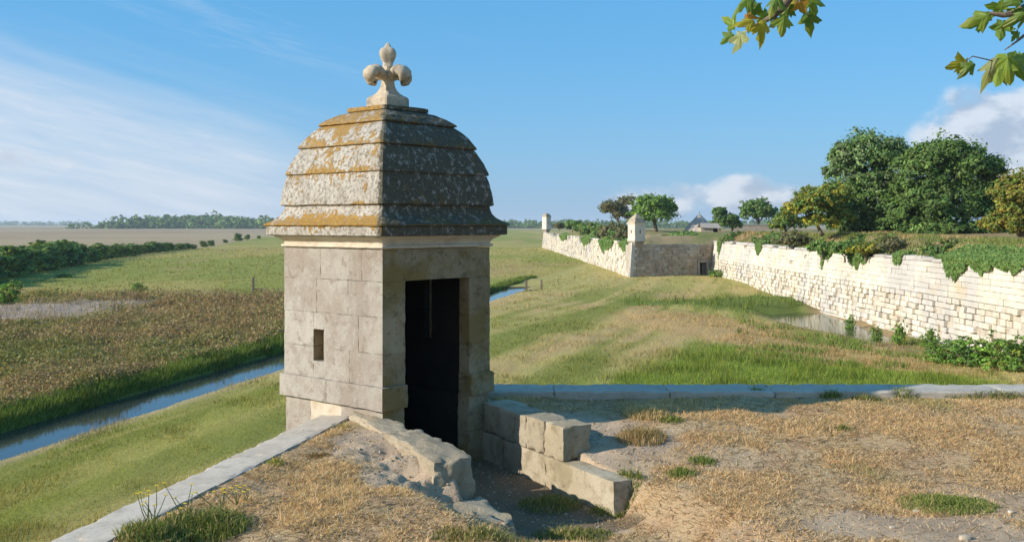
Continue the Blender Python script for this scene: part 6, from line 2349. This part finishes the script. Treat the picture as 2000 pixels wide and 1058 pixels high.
def build_plane_tree():
    r = np.random.default_rng(91)
    base = np.array([7.6, 4.2, 3.45])
    t = thing('plane_tree', 'plane tree with leafy twigs hanging into the top right of the picture', 'tree', base)
    g = Geo()
    top = base + [-0.5, 0.4, 7.2]
    tp = np.linspace(base, top, 7)
    tp[1:-1] += r.normal(0, 0.06, (5, 3))
    g.add(*tube(tp, np.linspace(0.27, 0.12, 7), 12))
    V, f = g.out()
    obj('trunk', V, f, M['pale_bark'], t, smooth=True)
    leaves = []
    YA = 6.2
    YB = 5.6

    def twig(px, Y, r0, r1, name='twig', start=None):
        p = [P(x, y, Y + dy) for x, y, dy in px]
        if start is not None:
            p = [start] + p
        V, Q, T = tube(p, np.linspace(r0, r1, len(p)), 7)
        obj(name, V, [Q, T], M['bark'], t, smooth=True)
        return p
    bend = tp[5]
    # limbs out of the picture's top, then the two drooping twigs
    twig([(1640, -260, 0.4), (1580, -120, 0.2), (1545, -10, 0.0), (1530, 14, 0), (1510, 32, 0), (1492, 42, 0), (1474, 50, 0), (1440, 54, 0)], YA, 0.05, 0.0022, 'bough', bend)
    twig([(1575, -60, 0.1), (1562, -10, 0.05), (1552, 22, 0)], YA, 0.008, 0.002)
    twig([(1500, -40, 0.1), (1472, -8, 0.05), (1470, 20, 0)], YA, 0.006, 0.002)
    twig([(2180, -120, 0.3), (2080, -10, 0.1), (2015, 10, 0), (1985, 25, 0), (1960, 30, 0), (1930, 26, 0), (1890, 40, 0)], YB, 0.05, 0.002, 'bough', tp[4])
    twig([(2060, 30, 0.0), (2000, 70, 0), (1985, 82, 0), (1962, 98, 0)], YB, 0.012, 0.003)
    twig([(2040, 100, 0.05), (2000, 128, 0), (1985, 130, 0), (1900, 110, -0.1), (1880, 124, -0.1)], YB, 0.007, 0.002)
    G1 = (0.19, 0.27, 0.04)
    G2 = (0.13, 0.21, 0.035)
    Gy = (0.34, 0.31, 0.03)
    Gp = (0.27, 0.29, 0.12)
    Go = (0.40, 0.22, 0.04)
    # (px, py of stalk end, length px, pointing angle in the picture, tilt, colour)
    A = [(1468, -10, 46, 215, 0.4, G2), (1480, 6, 40, 255, 0.6, G2), (1436, 52, 40, 160, 0.3, G1), (1432, 66, 34, 215, 0.5, G2), (1448, 62, 52, 262, 0.9, Gp), (1474, 40, 40, 195, 0.5, Gy),
         (1490, 40, 48, 275, 0.8, Gy), (1500, 22, 40, 240, 0.4, G1), (1516, 32, 42, 282, 0.9, Gp), (1532, 30, 46, 262, 0.8, G1), (1545, 8, 44, 230, 0.3, G2), (1560, 0, 40, 300, 0.4, Go), (1556, 6, 36, 200, 0.5, Gy),
         (1578, 22, 48, 270, 0.8, G2), (1570, -8, 40, 330, 0.4, G1), (1520, -10, 44, 250, 0.3, G2), (1585, -10, 46, 280, 0.5, G1), (1458, 26, 30, 285, 0.6, Go)]
    Bs = [(1935, 28, 46, 190, 0.3, G1), (1925, 40, 36, 200, 0.9, G2), (1958, 40, 44, 262, 0.6, G2), (1962, 22, 40, 160, 0.5, G1), (1996, 8, 44, 130, 0.3, G2), (2012, 20, 46, 220, 0.4, G2), (1990, 62, 24, 235, 0.7, G2),
          (1966, 104, 56, 280, 0.4, G1), (1972, 106, 54, 305, 0.4, G2), (1950, 112, 52, 235, 0.5, Gp), (1958, 110, 58, 255, 0.4, G1), (1985, 112, 40, 340, 0.5, G2), (1902, 122, 34, 230, 0.7, G2), (1890, 124, 44, 192, 0.6, Gy)]
    var = [plane_leaf_mesh(600 + k, c) for k, c in enumerate((0.25, 0.45, 0.7, -0.3, 0.55, 0.9))]
    for Y, lst in ((YA, A), (YB, Bs)):
        for i, (px, py, ln, an, tilt, c) in enumerate(lst):
            V, Q, T = var[r.integers(0, 6)]
            s = ln / F * Y / 1.15 * (0.98 if Y == YA else 1.08)
            a = R(an)
            d = np.array([math.cos(a), 0, math.sin(a)])
            nrm = unit(np.array([r.normal(-0.25, 0.25), -1.0, r.normal(0.15, 0.3)]) + np.array([-math.sin(a), 0, math.cos(a)]) * tilt * (1 if r.random() < 0.6 else -1) * 0.9)
            d = unit(d - nrm * np.dot(d, nrm))
            e = np.cross(nrm, d)
            o = P(px, py, Y + r.uniform(-0.12, 0.12))
            Vw = V[:, :1] * d * s + V[:, 1:2] * e * s * 0.85 + V[:, 2:3] * nrm * s + o
            cc = np.tile(np.array(c), (len(V), 1)) * r.uniform(0.85, 1.15) * (1 + r.normal(0, 0.10, (len(V), 1)))
            # veins run paler from the stalk
            vein = np.abs(np.cos(np.arctan2(V[:, 1], V[:, 0]) * 2.6)) < 0.2
            cc = cc * np.where(vein, 1.2, 1.0)[:, None]
            edge = np.hypot(V[:, 0], V[:, 1]) > 0.85
            if r.random() < 0.4:
                cc = np.where(edge[:, None], cc * 0.5 + np.array(Gy) * 0.5, cc)
            obj('leaf', Vw, [Q, T], M['plane_leaf'], t, col=np.clip(cc, 0.01, 0.9), smooth=False)
    # the crown above, outside the picture
    Lb = [(7.0, 4.5, 11.0, 2.4, 2.4, 1.5), (5.4, 5.2, 10.8, 1.6, 1.6, 1.1), (8.6, 3.5, 10.6, 1.8, 1.8, 1.2)]
    V, Q, C = crown(Lb, 5000, 0.17, [G1, G2, G2], 611, per=14)
    obj('crown', V, Q, M['leaf'], t, col=C)


build_plane_tree()


# ------------------------------------------------------------------ the air
def build_haze():
    V = UNIT_BOX * np.array([20400, 20400, 21.5]) + np.array([-10200, -10200, -2.6])
    me = mesh('haze', V, BOX_Q)
    o = link('haze', me)
    m = bpy.data.materials.new('thin_moist_air')
    m.use_nodes = True
    t = NT(m.node_tree)
    t.n.clear()
    out = t.add('ShaderNodeOutputMaterial')
    v = t.add('ShaderNodeVolumePrincipled')
    v.inputs['Color'].default_value = (0.72, 0.84, 1.0, 1)
    v.inputs['Density'].default_value = 0.00017
    v.inputs['Anisotropy'].default_value = 0.2
    t.l.new(v.outputs[0], out.inputs['Volume'])
    me.materials.append(m)
    tag(o, 'thin moist air over the marsh', kind='stuff')


build_haze()
